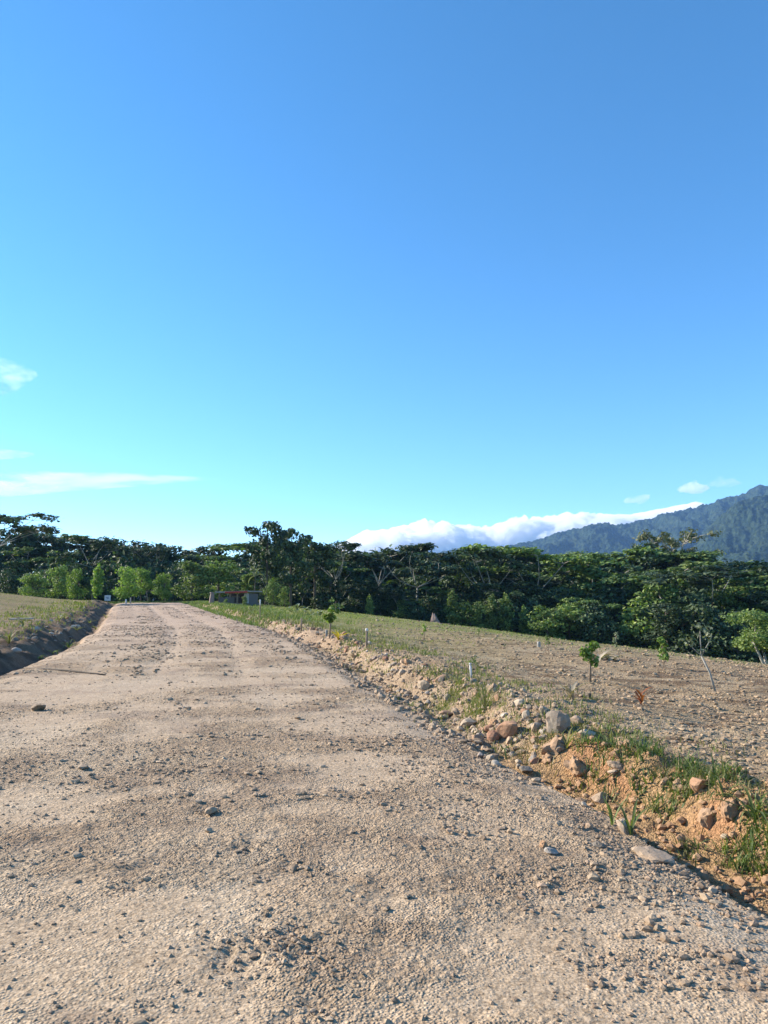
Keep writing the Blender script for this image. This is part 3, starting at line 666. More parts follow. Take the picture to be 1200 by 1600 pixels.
rows = [('skyline', 132, 0, 24), ('middle', 117, 26, 27), ('low', 103, 52, 30), ('front', 97, 72, 34)]
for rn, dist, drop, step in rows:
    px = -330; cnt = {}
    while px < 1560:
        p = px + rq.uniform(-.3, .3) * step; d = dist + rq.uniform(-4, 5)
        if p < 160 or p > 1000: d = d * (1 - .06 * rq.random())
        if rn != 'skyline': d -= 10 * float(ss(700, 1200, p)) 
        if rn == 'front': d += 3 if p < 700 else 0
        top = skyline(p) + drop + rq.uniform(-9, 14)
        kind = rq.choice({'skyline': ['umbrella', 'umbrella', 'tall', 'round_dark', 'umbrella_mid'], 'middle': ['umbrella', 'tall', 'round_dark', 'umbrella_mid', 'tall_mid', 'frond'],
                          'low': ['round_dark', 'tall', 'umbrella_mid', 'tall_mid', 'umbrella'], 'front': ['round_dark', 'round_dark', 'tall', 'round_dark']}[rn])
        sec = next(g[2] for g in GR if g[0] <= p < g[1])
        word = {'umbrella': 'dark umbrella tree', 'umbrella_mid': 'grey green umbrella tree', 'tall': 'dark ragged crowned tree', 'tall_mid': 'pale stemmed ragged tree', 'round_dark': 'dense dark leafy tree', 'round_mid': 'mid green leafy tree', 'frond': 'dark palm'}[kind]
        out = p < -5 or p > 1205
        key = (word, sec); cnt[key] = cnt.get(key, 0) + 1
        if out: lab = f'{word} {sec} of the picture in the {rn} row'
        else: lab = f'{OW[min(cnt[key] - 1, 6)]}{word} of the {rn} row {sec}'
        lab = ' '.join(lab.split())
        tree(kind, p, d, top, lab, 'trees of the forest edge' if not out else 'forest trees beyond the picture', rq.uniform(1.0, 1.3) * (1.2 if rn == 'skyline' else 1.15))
        px += step * (1.0 if not out else 2.2)
# --- the wood behind, one mass: leaf clumps over rising ground, reaching well past the frame
rs = np.random.RandomState(99)
cs, rr_ = [], []
for i in range(1500):
    y = rs.uniform(122, 230); x = rs.uniform(-190, 260)
    px = CX + x / y * F
    topz = hgt(skyline(px) + 12 + rs.uniform(0, 14), y); g = float(H(x, y, False))
    cs.append((x, y, max(g + 1.5, topz - rs.choice([rs.uniform(0, 5), rs.uniform(3, 11)])))); rr_.append((rs.uniform(3, 6), rs.uniform(3, 6), rs.uniform(1.5, 3)))
V1, F1 = leaves(cs, rr_, 42000, .62, .3, .6)
cs, rr_ = [], []
for i in range(1150):                                        # undergrowth at the foot of the trees
    x = rs.uniform(-120, 150); y = 104 - .16 * max(-100, min(150, x)) + rs.uniform(2, 22); g = float(H(x, y, False))
    cs.append((x, y, g + rs.uniform(.5, 4.5) * (1.35 if x < -15 else 1))); rr_.append((rs.uniform(1.2, 3), rs.uniform(1.2, 2.5), rs.uniform(1.0, 2.2)))
for i in range(260):
    x = rs.uniform(-52, -14); y = rs.uniform(106, 124); g = float(H(x, y, False)); cs.append((x, y, g + rs.uniform(.3, 6.0))); rr_.append((rs.uniform(1.5, 3), 2.0, rs.uniform(1.2, 2.2)))
V2, F2 = leaves(cs, rr_, 44000, .37, .0, .5)
ob('forest', bigmesh('forest', V1, F1, L_DARK), kind='stuff', label='dense dark forest mass behind the first trees')
ob('undergrowth', bigmesh('undergrowth', V2, F2, L_DARK), kind='stuff', label='dark tangled undergrowth at the foot of the forest')

# ------------------------------------------------------------------ stones
def ico(sub):
    import bmesh
    bm = bmesh.new(); bmesh.ops.create_icosphere(bm, subdivisions=sub, radius=1.0)
    V = np.array([v.co[:] for v in bm.verts]); Fc = np.array([[v.index for v in f.verts] for f in bm.faces]); bm.free(); return V, Fc
ICO = {i: ico(i) for i in (1, 2, 3)}
def rock_mesh(seed, m, sub=3, cuts=9, rough=.06, squash=(1, .8, .65), name='stone'):
    r = np.random.RandomState(seed); V, Fc = ICO[sub]; V = V.copy()
    for i in range(cuts):
        n = r.normal(size=3); n /= np.linalg.norm(n); d = r.uniform(.5, .85); k = V @ n; o = np.maximum(k - d, 0); V = V - o[:, None] * n * .93
    V = V * (1 + rough * vn(V[:, 0] * 3 + seed, V[:, 1] * 3 + V[:, 2] * 2.3, seed)[:, None] + rough * .5 * vn(V[:, 0] * 8 + seed, V[:, 1] * 8 + V[:, 2] * 7, seed)[:, None])
    return bigmesh(name, V * np.array(squash), Fc, m, sub > 2 and cuts < 5)
RM = {nm: [rock_mesh(100 + i, mm, 3 if i < 4 else 2, 8 + i % 4) for i in range(8)] for nm, mm in (('r', ROCK), ('g', GREYROCK), ('w', WHITEROCK), ('d', REDROCK), ('c', CLOD))}
RM['o'] = [rock_mesh(500 + i, ORANGE, 3, 5, .26, (1, .85, .75)) for i in range(8)]
RB = {nm: rock_mesh(300 + ord(nm), mm, 3, 7, .12, (1, .78, .68)) for nm, mm in (('g', GREYROCK), ('w', WHITEROCK), ('r', ROCK))}
rk = random.Random(3)
def stone(px, py, wpx, label, k='r', group=None, hf=.75, smooth=False, var=None, name='stone', cat='stone', xy=None, size=None, sink=.25, bury=0):
    x, y, z = gp(px, py) if xy is None else (xy[0], xy[1], float(H(xy[0], xy[1])))
    s = (wpx / 2 / F * y * 1.02) if size is None else size
    me = RB[k] if smooth else RM[k][rk.randrange(8) if var is None else var]
    o = ob(name, me, None, (x, y, z + s * hf * (1 - sink) * .7 - bury), label=label, category=cat, group=group)
    o.scale = (s, s, s * hf / .7); o.rotation_euler = (rk.uniform(-.25, .25), rk.uniform(-.25, .25), rk.uniform(0, 6.28))
    return o
for a in [
 (664, 1080, 24, 'smooth round pale grey boulder standing out at the top of the stony bank', 'w', None, .85, True),
 (733, 1136, 27, 'flat topped cream coloured stone at the lower end of the grassy bank', 'w', None, .6),
 (697, 1120, 24, 'tan stone half hidden in grass left of the flat cream stone', 'r', None, .6),
 (714, 1131, 13, 'small round tan stone touching the flat cream stone on its left', 'r', None, .8, True),
 (742, 1146, 16, 'tan stone tucked under the right end of the flat cream stone', 'r', None, .8),
 (717, 1154, 15, 'small grey stone at the road edge below the flat cream stone', 'g', None, .7),
 (795, 1152, 44, 'largest angular brown block of the bank, beside the grey boulder', 'd', None, .62),
 (769, 1163, 24, 'reddish brown stone leaning against the left side of the large brown block', 'd', None, .9),
 (764, 1143, 17, 'small reddish stone on top between flat cream stone and brown block', 'd', None, .85),
 (750, 1160, 17, 'squarish tan stone left of the leaning reddish stone', 'r', None, .8),
 (870, 1146, 42, 'big rounded grey boulder at the crest of the bank above the orange clay', 'g', None, .95, True),
 (838, 1132, 23, 'oval pale stone just left of the big grey boulder', 'w', None, .6, True),
 (822, 1126, 13, 'upright narrow whitish stone behind the oval pale stone', 'w', None, 1.7),
 (826, 1110, 11, 'small whitish stone crowning the heap behind the oval pale stone', 'w', None, .9),
 (878, 1172, 15, 'small grey green stone on the clay right under the big grey boulder', 'g', None, .8),
 (766, 1187, 15, 'small cream stone at the road edge below the brown block', 'w', None, .8),
 (750, 1184, 14, 'light tan stone left of the small cream stone below the brown block', 'r', None, .8),
 (776, 1197, 20, 'tan wedge shaped stone at the road edge, lowest below the brown block', 'r', None, .6),
 (811, 1194, 14, 'pale stone at the left end of the clay ditch', 'w', None, .7),
 (833, 1196, 15, 'upright tan stone where the clay ditch begins', 'r', None, 1.2),
 (820, 1209, 26, 'dark flat stone lying on the road edge at the head of the clay ditch', 'g', None, .4),
 (838, 1222, 19, 'cream stone on the road edge right of the dark flat stone', 'w', None, .55),
 (936, 1256, 32, 'squarish tan stone on the road side lip of the clay ditch', 'r', None, .7),
 (912, 1262, 11, 'small cream stone left of the squarish stone on the ditch lip', 'w', None, .8),
 (974, 1300, 24, 'upright yellowish stone on the ditch lip behind the pair of grass sprouts', 'r', None, 1.4),
 (963, 1214, 28, 'smooth tan stone lying on the far side of the clay ditch', 'r', None, .5, True),
 (958, 1224, 16, 'small flat stone just under the smooth tan stone across the ditch', 'r', None, .5),
 (1103, 1203, 22, 'flat bluish grey stone alone in the field above the long grass', 'g', None, .45, True),
 (1094, 1250, 34, 'dark reddish clay lump on top of the orange clay mound', 'd', None, .9),
 (1066, 1245, 28, 'orange clay lump left of the dark reddish one on the mound', 'o', None, .9),
 (1146, 1286, 36, 'large orange clay lump at the right end of the mound', 'o', None, .9),
 (1108, 1290, 34, 'orange clay boulder in the slope of the mound above the ditch floor', 'o', None, .9),
 (1133, 1316, 16, 'small pale stone on the floor of the clay ditch', 'w', None, .6),
 (866, 1176, 40, 'bright orange clay block under the big grey boulder', 'o', None, .8),
 (902, 1202, 34, 'orange clay block right of the first, at the head of the ditch', 'o', None, .9),
 (1022, 1340, 62, 'broad flat grey brown slab sunk in the gravel by the ditch', 'r', None, .22, True),
 (848, 1324, 16, 'small orange tan stone on the gravelly road shoulder', 'o', None, .8),
 (862, 1334, 22, 'brown stone right of the small orange tan one on the shoulder', 'r', None, .6),
 (936, 1324, 20, 'small bluish stone on the gravel shoulder left of the sunken slab', 'g', None, .45, True),
 (1113, 1396, 16, 'pale stone at the far end of the gravel shoulder near the right edge', 'w', None, .8),
 (690, 1066, 30, 'flat brown stone lying in the field behind the pale grey boulder', 'd', None, .5),
 (668, 1103, 14, 'squarish tan stone below the pale grey boulder', 'r', None, 1.0),
 (655, 1109, 18, 'tan stone of the bank, below left of the pale grey boulder', 'r', None, .9),
 (628, 1054, 12, 'upright cream stone among dark weeds left of the pale grey boulder', 'w', None, 1.2),
 (535, 1043, 18, 'orange tan angular stone at the foot of the bank below the short white topped post', 'o', None, .7),
 (565, 1052, 14, 'cream stone at the foot of the bank right of the orange tan stone', 'w', None, .7),
]: stone(*a)
def cone_rock(seed, m, sub, cuts, rough, sq, name):
    me_ = rock_mesh(seed, m, sub, cuts, rough, sq, name); c = np.zeros(len(me_.vertices) * 3, np.float32); me_.vertices.foreach_get('co', c); c = c.reshape(-1, 3)
    t_ = np.clip((c[:, 2] + .5) / 1.3, 0, 1); c[:, 0] = c[:, 0] * (1 - .72 * t_) + .18 * t_; c[:, 1] *= 1 - .7 * t_; c[:, 2] *= 1.15; me_.vertices.foreach_set('co', c.ravel()); me_.update(); return me_
_b = at(679, 70); bo = stone(679, 974, 22, 'pinkish pointed boulder standing alone at the far edge of the field', 'r', None, 1.0, name='boulder', cat='boulder', var=2, xy=_b[:2], size=.86)
bo.data = cone_rock(77, stone_mat('pinkish_stone', [(.24, .17, .145), (.28, .20, .17)]), 3, 9, .16, (1, .8, .8), 'boulder'); bo.scale.z *= 1.0
for o_ in [q for q in bpy.data.objects if q.name.startswith('stone') and q.data in RM['o']]: o_.location.z -= .35 * o_.scale.z
for a in [
 (60, 1110, 26, 'dark earth clod alone on the left side of the road', 'c', None, .6),
 (330, 1270, 24, 'dark crumbled clod in the middle of the road, upper one', 'c', None, .6),
 (327, 1300, 15, 'small dark clod just below the upper crumbled clod', 'c', None, .6),
 (457, 1358, 20, 'dark rounded clod right of the middle of the road', 'c', None, .55),
 (380, 1325, 14, 'small clod between the rounded clod and the upper crumbled clod', 'c', None, .5),
 (120, 1341, 17, 'small clod on the left part of the road nearer the camera', 'c', None, .5),
 (466, 1124, 12, 'small clod beyond the dusty centre of the road', 'c', None, .6),
 (505, 1200, 12, 'small pale lump on the right of the road', 'r', None, .5),
]: stone(*a, name='soil_clod', cat='clod')
# rubble of the right bank
n_ = 0; tries = 0; rub = []
while n_ < 190 and tries < 4000:
    tries += 1; y = 7.6 + 36 * rk.random() ** 1.7; u = rk.choice([rk.uniform(.35, 1.5), rk.uniform(.6, 1.25)]); x = float(R(y)) + u
    s = rk.uniform(.03, .085) * (1 + .35 * ss(8, 25, y)) * (1.5 if rk.random() < .16 else 1)
    if any((x - a) ** 2 + (y - b) ** 2 < (s + c) ** 2 * .55 for a, b, c in rub): continue
    rub.append((x, y, s)); n_ += 1
    k = rk.choices(['r', 'o', 'g', 'w', 'd'], [6, 1.6, 1, .8, 1.8])[0]
    w2 = {'r': 'tan', 'o': 'orange tan', 'g': 'grey', 'w': 'cream', 'd': 'reddish brown'}[k]
    sz = 'large' if s > .085 else ('small' if s < .055 else 'middling'); where = 'at the foot' if u < .75 else ('on the face' if u < 1.15 else 'on the crest')
    seg = next(b for a, b in ((9.2, 'beside the big brown block'), (10.8, 'by the flat cream stone'), (12.6, 'near the round pale boulder'), (15, 'just past the round pale boulder'), (18, 'before the orange tan stone'), (21.5, 'below the white topped post'), (26, 'below the green sapling'), (32, 'by the dark bare stake'), (99, 'near the thin stake')) if y < a)
    side = 'farther' if rk.random() < .5 else 'nearer'
    stone(0, 0, 0, f'{sz} {w2} stone {where} of the bank {seg}', k, f'{w2} rubble stones of the bank', rk.uniform(.55, .95), xy=(x, y), size=float(s), sink=.55)
# left ditch stones
for i in range(70):
    y = rk.uniform(12.5, 40); u = -W - rk.uniform(.9, 2.3); x = float(R(y)) + u
    s = rk.uniform(.05, .16); sz = 'large' if s > .12 else ('small' if s < .08 else 'middling'); seg = next(b for a, b in ((15, 'across from the shadow line'), (18, 'behind the three grass plants'), (23, 'below the pale plank'), (30, 'right of the pale plank'), (99, 'towards the white sign')) if y < a)
    lv = 'low' if u > -W - 1.35 else ('high' if u < -W - 1.9 else 'midway')
    stone(0, 0, 0, f'{sz} {"grey" if i % 3 else "tan"} stone {lv} in the left ditch bank {seg}', 'g' if i % 3 else 'r', 'stones of the left ditch bank', rk.uniform(.5, .8), xy=(x, y), size=s, sink=.35)

# ------------------------------------------------------------------ gravel and clods too many to count
def scatter(name, XY, S, m, seed, squash=.65, sub=1, variants=6, label=None, lift=.25):
    r = np.random.RandomState(seed); V0, F0 = ICO[sub]; n = len(XY)
    if sub == 1: V0, F0 = V0[:12], None
    base = []
    for i in range(variants):
        b = V0 * (1 + .35 * r.uniform(-1, 1, (len(V0), 1))); base.append(b)
    if F0 is None:
        import bmesh
        bm = bmesh.new(); bmesh.ops.create_icosphere(bm, subdivisions=1, radius=1.0)
        V0 = np.array([v.co[:] for v in bm.verts]); F0 = np.array([[v.index for v in f.verts] for f in bm.faces]); bm.free()
        base = [V0 * (1 + .3 * r.uniform(-1, 1, (len(V0), 1))) for i in range(variants)]
    B = np.array(base)[r.randint(0, variants, n)]
    B = B * np.stack([r.uniform(.75, 1.3, n), r.uniform(.7, 1.1, n), r.uniform(.6, 1.1, n) * squash], 1)[:, None, :]
    a = r.uniform(0, 6.28, n); c, s = np.cos(a)[:, None], np.sin(a)[:, None]
    Vx = B[:, :, 0] * c - B[:, :, 1] * s; Vy = B[:, :, 0] * s + B[:, :, 1] * c; Vz = B[:, :, 2]
    z = H(XY[:, 0], XY[:, 1])
    V = np.stack([XY[:, 0:1] + Vx * S[:, None], XY[:, 1:2] + Vy * S[:, None], z[:, None] + (Vz + lift) * S[:, None]], -1).reshape(-1, 3)
    Fc = (F0[None] + (np.arange(n) * len(V0))[:, None, None]).reshape(-1, 3)
    ob(name, bigmesh(name, V, Fc, m), kind='stuff', label=label)
def uv_xy(u, y): return np.stack([R(y) + u, y], 1)
r = np.random.RandomState(11)
# fine gravel on the road, thick on the right shoulder
n = 16000; y = 2.4 * np.exp(r.rand(n) * math.log(34 / 2.4)); u = -W * r.rand(n)
dens = .16 + .84 * ss(-.02, .45, fbm((R(y) + u) / .9, y / .7, 3, 401)); k = r.rand(n) < dens
y = y[k]; u = u[k]; S = r.lognormal(-5.35, .45, len(y)) * (1 + .09 * y)
scatter('gravel', uv_xy(u, y), np.clip(S, .002, .035), GRAVEL, 1, label='fine gravel and crumbs strewn over the dirt road')
n = 7500; y = 3.0 + 6.5 * r.rand(n) ** 1.25; u = -1.35 * r.rand(n) ** 1.3 + .12
sh = ss(-.35, .25, fbm((R(y) + u) / .5, y / .5, 3, 405)) * (1 - ss(-.3, -1.3, u) * .6); k = r.rand(n) < sh
y = y[k]; u = u[k]; S = np.clip(r.lognormal(-4.75, .5, len(y)), .004, .034)
scatter('shoulder_gravel', uv_xy(u, y), S, GRAVEL, 2, .7, label='coarse loose gravel on the shoulder beside the clay ditch')
n = 3600; y = 8 * np.exp(r.rand(n) * math.log(6)); u = r.uniform(-.25, 1.5, n); S = np.clip(r.lognormal(-3.7, .5, n), .01, .07)
scatter('bank_rubble', uv_xy(u, y), S, CLOD, 3, .75, label='small rubble between the stones of the bank')
n = 1500; y = 3.2 + 4.2 * r.rand(n); u = r.uniform(.15, 1.7, n); S = np.clip(r.lognormal(-4.2, .6, n), .006, .05)
scatter('clay_crumbs', uv_xy(u, y), S, ORANGE, 4, .75, label='orange clay crumbs in the ditch')
n = 15000; y = 5.5 * np.exp(r.rand(n) * math.log(66 / 5.5)); u = -W * r.rand(n) + .1; k = r.rand(n) < loose(R(y) + u, y) ** 2 * ss(-.1, .45, fbm((R(y) + u) / 1.4, y / .55, 4, 411, .65)); y = y[k]; u = u[k]
scatter('road_clods', uv_xy(u, y), np.clip(r.lognormal(-4.15, .45, len(y)) * (.8 + .03 * y), .008, .06), CLOD, 6, .55, label='crumbled brown clods in patches over the road')
# tiny crumbs near the camera
OV = np.array([(1, 0, 0), (-1, 0, 0), (0, 1, 0), (0, -1, 0), (0, 0, 1), (0, 0, -.4)], float); OF = np.array([(0, 2, 4), (2, 1, 4), (1, 3, 4), (3, 0, 4), (2, 0, 5), (1, 2, 5), (3, 1, 5), (0, 3, 5)])
n = 38000; y = 2.45 * np.exp(r.rand(n) * math.log(11 / 2.45)); u = -W * r.rand(n) + .2; x = R(y) + u; k = (np.abs(x) < .62 * y + .3) & (r.rand(n) < .12 + .88 * loose(x, y) * ss(-.35, .35, fbm(x / .35, y / .25, 4, 415, .65))); x = x[k]; y = y[k]; n = len(x)
S = np.clip(r.lognormal(-5.15, .42, n), .003, .016) * (.8 + .05 * y); B = OV[None] * r.uniform(.6, 1.35, (n, 6, 1)); a = r.uniform(0, 6.28, n)[:, None]
V = np.stack([x[:, None] + (B[:, :, 0] * np.cos(a) - B[:, :, 1] * np.sin(a)) * S[:, None], y[:, None] + (B[:, :, 0] * np.sin(a) + B[:, :, 1] * np.cos(a)) * S[:, None], H(x, y)[:, None] + (B[:, :, 2] * .8 + .1) * S[:, None]], -1).reshape(-1, 3)
ob('grit', bigmesh('grit', V, (OF[None] + (np.arange(n) * 6)[:, None, None]).reshape(-1, 3), GRAVEL), kind='stuff', label='loose grit and crumbs over the near part of the road')
pc = np.concatenate([np.stack([px + r.normal(0, rad * .55, nn), py + r.normal(0, rad * .5, nn)], 1) for (px, py, rad, am), nn in zip(_pits, (330, 50, 90, 40, 30, 40, 25))])
scatter('crumbs', pc, np.clip(r.lognormal(-5.0, .5, len(pc)), .003, .017), CLOD, 8, .6, label='loose dark crumbs where the crust of the road is broken')
# tread crumbs on the far road
tr = []
for u0, y0, y1, m_ in ((-5.2, 16, 46, 900), (-4.4, 14, 40, 600), (-2.4, 14, 60, 900), (-1.0, 12, 50, 700), (-3.3, 10, 30, 300)):
    y = y0 + (y1 - y0) * r.rand(m_); k = r.rand(m_) < ss(-.2, .4, fbm(y / 1.6 + u0, y * 0 + u0, 3, 409)); y = y[k]; tr.append(uv_xy(u0 + .22 * r.normal(size=len(y)), y))
tr = np.concatenate(tr); scatter('track_crumbs', tr, np.clip(r.lognormal(-3.6, .45, len(tr)), .012, .07), CLOD, 5, .6, label='crumbled earth along the wheel tracks')
# clods of the two fields
def field_clods(name, n, side, seed, lab):
    r = np.random.RandomState(seed); y = 3.5 * np.exp(r.rand(n) * math.log(95 / 3.5)); x = (r.rand(n) * 1.5 - (.05 if side > 0 else 1.45)) * y * .72
    u = x - R(y); k = (u > 1.5) if side > 0 else (u < -W - 1.9)
    k &= r.rand(n) < .3 + .7 * ss(-.3, .35, fbm(x / 2.6, y / 1.2, 4, 420)); k &= y < 101 - .16 * x
    k &= r.rand(n) > .88 * ss(18, 50, y)
    y = y[k]; x = x[k]; S = np.clip(r.lognormal(-4.15, .5, len(y)) * (.85 + .032 * y), .006, .022 + .0022 * y)
    scatter(name, np.stack([x, y], 1), S, FIELDCLOD, seed, .55, label=lab)
field_clods('field_clods', 52000, 1, 21, 'dry clods of the tilled field right of the road')
field_clods('field_clods', 12000, -1, 22, 'clods of the field left of the road')
# dry twigs and stalks on the tilled soil
n = 600; y = 4.5 * np.exp(r.rand(n) * math.log(12)); x = r.rand(n) * .85 * y - .05 * y; k = (x - R(y)) > 1.9; x = x[k]; y = y[k]; mbt = MB()
for i in range(len(x)):
    L = r.uniform(.06, .28); a = r.uniform(-.7, .7); z = float(H(x[i], y[i])) + .015
    mbt.tube([(x[i] - L / 2 * math.cos(a), y[i] - L / 2 * math.sin(a), z), (x[i], y[i], z + r.uniform(.01, .05)), (x[i] + L / 2 * math.cos(a), y[i] + L / 2 * math.sin(a), z + r.uniform(0, .03))], [.005 + .00015 * y[i]] * 3, 3)
ob('dry_twigs', mbt.mesh('dry_twigs', WOOD), kind='stuff', label='dry twigs and stalks littering the tilled field')

# ------------------------------------------------------------------ grass
def grass(name, XY, Hh, Wd, m, seed, label, lean=.5):
    r = np.random.RandomState(seed); n = len(XY); z = H(XY[:, 0], XY[:, 1]) - .01; a = r.uniform(0, 6.28, n); b = a + r.normal(0, .6, n)
    dx = np.cos(b); dy = np.sin(b); wx = -np.sin(a) * Wd / 2; wy = np.cos(a) * Wd / 2; ln = Hh * r.uniform(.1, lean * 1.6, n)
    P0 = np.stack([XY[:, 0], XY[:, 1], z], 1); P1 = P0 + np.stack([dx * ln * .3, dy * ln * .3, Hh * .6], 1); P2 = P0 + np.stack([dx * ln, dy * ln, Hh * r.uniform(.75, 1.0, n)], 1); Wv = np.stack([wx, wy, 0 * wx], 1)
    V = np.stack([P0 - Wv, P0 + Wv, P1 + Wv * .8, P1 - Wv * .8, P2], 1).reshape(-1, 3); k = np.arange(n)[:, None] * 5
    Fc = np.concatenate([k + np.array([[0, 1, 2]]), k + np.array([[0, 2, 3]]), k + np.array([[3, 2, 4]])])
    ob(name, bigmesh(name, V, Fc, m), kind='stuff', label=label)
def tufts(cx, cy, per, spread, r):
    n = len(cx); return np.stack([np.repeat(cx, per) + r.normal(0, 1, n * per) * np.repeat(spread, per), np.repeat(cy, per) + r.normal(0, 1, n * per) * np.repeat(spread, per)], 1)
# weeds on the crest of the right bank
n = 620; y = 7.4 * np.exp(r.rand(n) ** 1.0 * math.log(48 / 7.4)); u = 1.35 + .45 * r.normal(size=n) + .4 * ss(8, 20, y); cl = fbm(y / 1.3, u * .6, 3, 431) > .0; y = y[cl]; u = u[cl]
P = tufts(R(y) + u, y, 14, .05 + .004 * y, r); q = np.repeat(y, 14)
grass('bank_grass', P, (.045 + .0022 * q) * r.uniform(.3, 1.6, len(q)), .005 + .0007 * q, GRASS, 31, 'grass and weeds along the crest of the stony bank')
P = tufts(R(y) + u + .3 * r.normal(size=len(y)), y + .3 * r.normal(size=len(y)), 8, .09 + .004 * y, r); q = np.repeat(y, 8)
grass('dry_grass', P, (.06 + .003 * q) * r.uniform(.4, 1.6, len(q)), .005 + .0008 * q, GRASS_D, 32, 'dry straw among the weeds of the bank', .7)
# lush strips by the clay ditch: positions read from the picture
def patch(pts, n, per, hh, wd, m, seed, nm, lab, spread=.06, jit=.16):
    r = np.random.RandomState(seed); g = np.array([gp(*p)[:2] for p in pts]); i = r.randint(0, len(g) - 1, n); t = r.rand(n, 1); c = g[i] * (1 - t) + g[i + 1] * t + r.normal(0, jit, (n, 2))
    c = c[fbm(c[:, 0] / .35, c[:, 1] / .35, 2, seed) > -.25]; P = tufts(c[:, 0], c[:, 1], per, spread * r.uniform(.5, 1.5, len(c)), r); k_ = np.repeat(r.uniform(.5, 1.25, len(c)), per); grass(nm, P, hh * k_ * r.uniform(.4, 1.2, len(P)), wd * r.uniform(.6, 1.4, len(P)), m, seed, lab, 1.0)
patch([(915, 1180), (985, 1190), (1050, 1215), (1110, 1235), (1200, 1290), (1290, 1330)], 80, 22, .17, .010, GRASS_G, 41, 'ditch_grass', 'lush green grass along the far lip of the clay ditch', .06, .12)
patch([(690, 1090), (720, 1090), (770, 1115), (740, 1100)], 46, 26, .15, .008, GRASS, 42, 'tall_grass', 'tall mixed grass behind the flat cream stone', .06, .14)
patch([(915, 1180), (985, 1190), (1050, 1215), (1110, 1235), (1200, 1290), (1290, 1330)], 60, 14, .16, .006, GRASS_D, 47, 'straw', 'dry straw and stems tangled in the grass of the clay ditch', .09, .16)
patch([(915, 1186), (985, 1196), (1050, 1221), (1110, 1241), (1200, 1296), (1290, 1336)], 60, 12, .08, .022, GRASS_G, 48, 'low_weeds', 'low broad leaved weeds along the clay ditch', .09, .14)
patch([(650, 1105), (700, 1140)], 14, 24, .10, .008, GRASS, 43, 'verge_grass', 'green grass spilling over the bank left of the flat cream stone')
patch([(800, 1180), (850, 1175)], 14, 20, .10, .008, GRASS_D, 44, 'ditch_head_grass', 'yellowish grass at the head of the clay ditch')
patch([(1180, 1320), (1215, 1345)], 12, 30, .12, .010, GRASS_G, 45, 'corner_grass', 'green grass on the ditch side at the right edge', .05, .1)
patch([(1060, 1330), (1105, 1350)], 8, 22, .09, .007, GRASS, 46, 'lip_grass', 'sparse grass on the near lip of the clay ditch', .05, .07)
# green strip along the far right of the road and over the crest
n = 2600; y = r.uniform(34, 86, n); u = np.abs(r.normal(0, 1.5, n)) * (.6 + .02 * y) - .25; P = tufts(R(y) + u, y, 8, np.full(n, .12), r); q = np.repeat(y, 8)
grass('verge_grass', P, .16 * r.uniform(.5, 1.6, len(q)), .035, GRASS_G, 51, 'bright green grass along the far right side of the road')
n = 1300; y = r.uniform(79, 88, n); u = r.uniform(-W - 1, 1, n); P = tufts(R(y) + u, y, 7, np.full(n, .15), r)
grass('crest_grass', P, .17 * r.uniform(.5, 1.4, len(P)), .04, GRASS_G, 52, 'bright grass closing off the far end of the road')
# thin sward of the far fields
n = 12000; y = 22 * np.exp(r.rand(n) * math.log(103 / 22)); x = (r.rand(n) * 1.35 - .68) * y; u = x - R(y); k = ((u > 1.6) | ((u < -W - 2) & (r.rand(n) < .45))) & (y < 102 - .16 * x) & (r.rand(n) < .25 + .75 * ss(25, 60, y)); x, y = x[k], y[k]
P = tufts(x, y, 4, .06 + .004 * y, r); q = np.repeat(y, 4)
grass('field_grass', P, (.045 + .0007 * q) * r.uniform(.4, 1.5, len(q)), .012 + .0006 * q, GRASS, 53, 'thin yellow green grass over the far fields')
# left field: weeds near the ditch
n = 480; y = 13 * np.exp(r.rand(n) * math.log(60 / 13)); q_ = 1.6 + np.abs(r.normal(0, 2.2, n)); P = tufts(R(y) - W - q_, y, 9, .05 + .004 * y, r); q = np.repeat(y, 9)
grass('weeds', P, (.06 + .002 * q) * r.uniform(.3, 1.7, len(q)), .008 + .0008 * q, GRASS, 54, 'weeds scattered over the left field beside the ditch')
# grass by the foot of the forest
n = 2200; x = r.uniform(-75, 80, n); y = 104 - .16 * x + r.uniform(-4, 3, n); P = tufts(x, y, 6, np.full(n, .3), r)
grass('edge_grass', P, .35 * r.uniform(.4, 1.3, len(P)), .07, GRASS, 55, 'ragged grass along the foot of the forest')

# ------------------------------------------------------------------ single grass plants with separate leaves
LB = {}
def leafmesh(L, wd, up, dr, m, seg=7):
    k = (round(L, 2), round(wd, 3), up, dr, m.name)
    if k not in LB: LB[k] = MB().blade((0, 0, 0), 0, L, wd, up, dr, seg).mesh('leaf', m, True)
    return LB[k]
def sprout(px, py, hpx, n, label, m=GRASS_G, wd=.022, ups=(45, 80), dr=80, name='grass_plant', cat='grass plant', group=None, seed=0, stem=None):
    g = gp(px, py); rr2 = random.Random(seed + int(px)); h = hpx / F * g[1]
    e = empty(name, g, label, cat, group, rr2.random() * 6)
    for i in range(n):
        up = rr2.choice([ups[0], (ups[0] + ups[1]) // 2, ups[1]]); L = h * rr2.choice([.8, 1.0, 1.2]) / max(.55, math.sin(math.radians(up)))
        o = ob('leaf', leafmesh(L, wd, up, dr, m), e); o.rotation_euler = (0, 0, i * 2.4 + rr2.uniform(-.4, .4)); o.location = (rr2.uniform(-.01, .01), rr2.uniform(-.01, .01), (stem or 0) * rr2.uniform(.3, 1))
    if stem: ob('stem', MB().tube([(0, 0, -.03), (.005, 0, stem)], [.010, .006], 5).mesh('stem', WOOD), e)
    return e
sprout(955, 1290, 40, 3, 'short upright green grass sprout on the ditch lip, left of the pair', wd=.02, ups=(72, 86), dr=30)
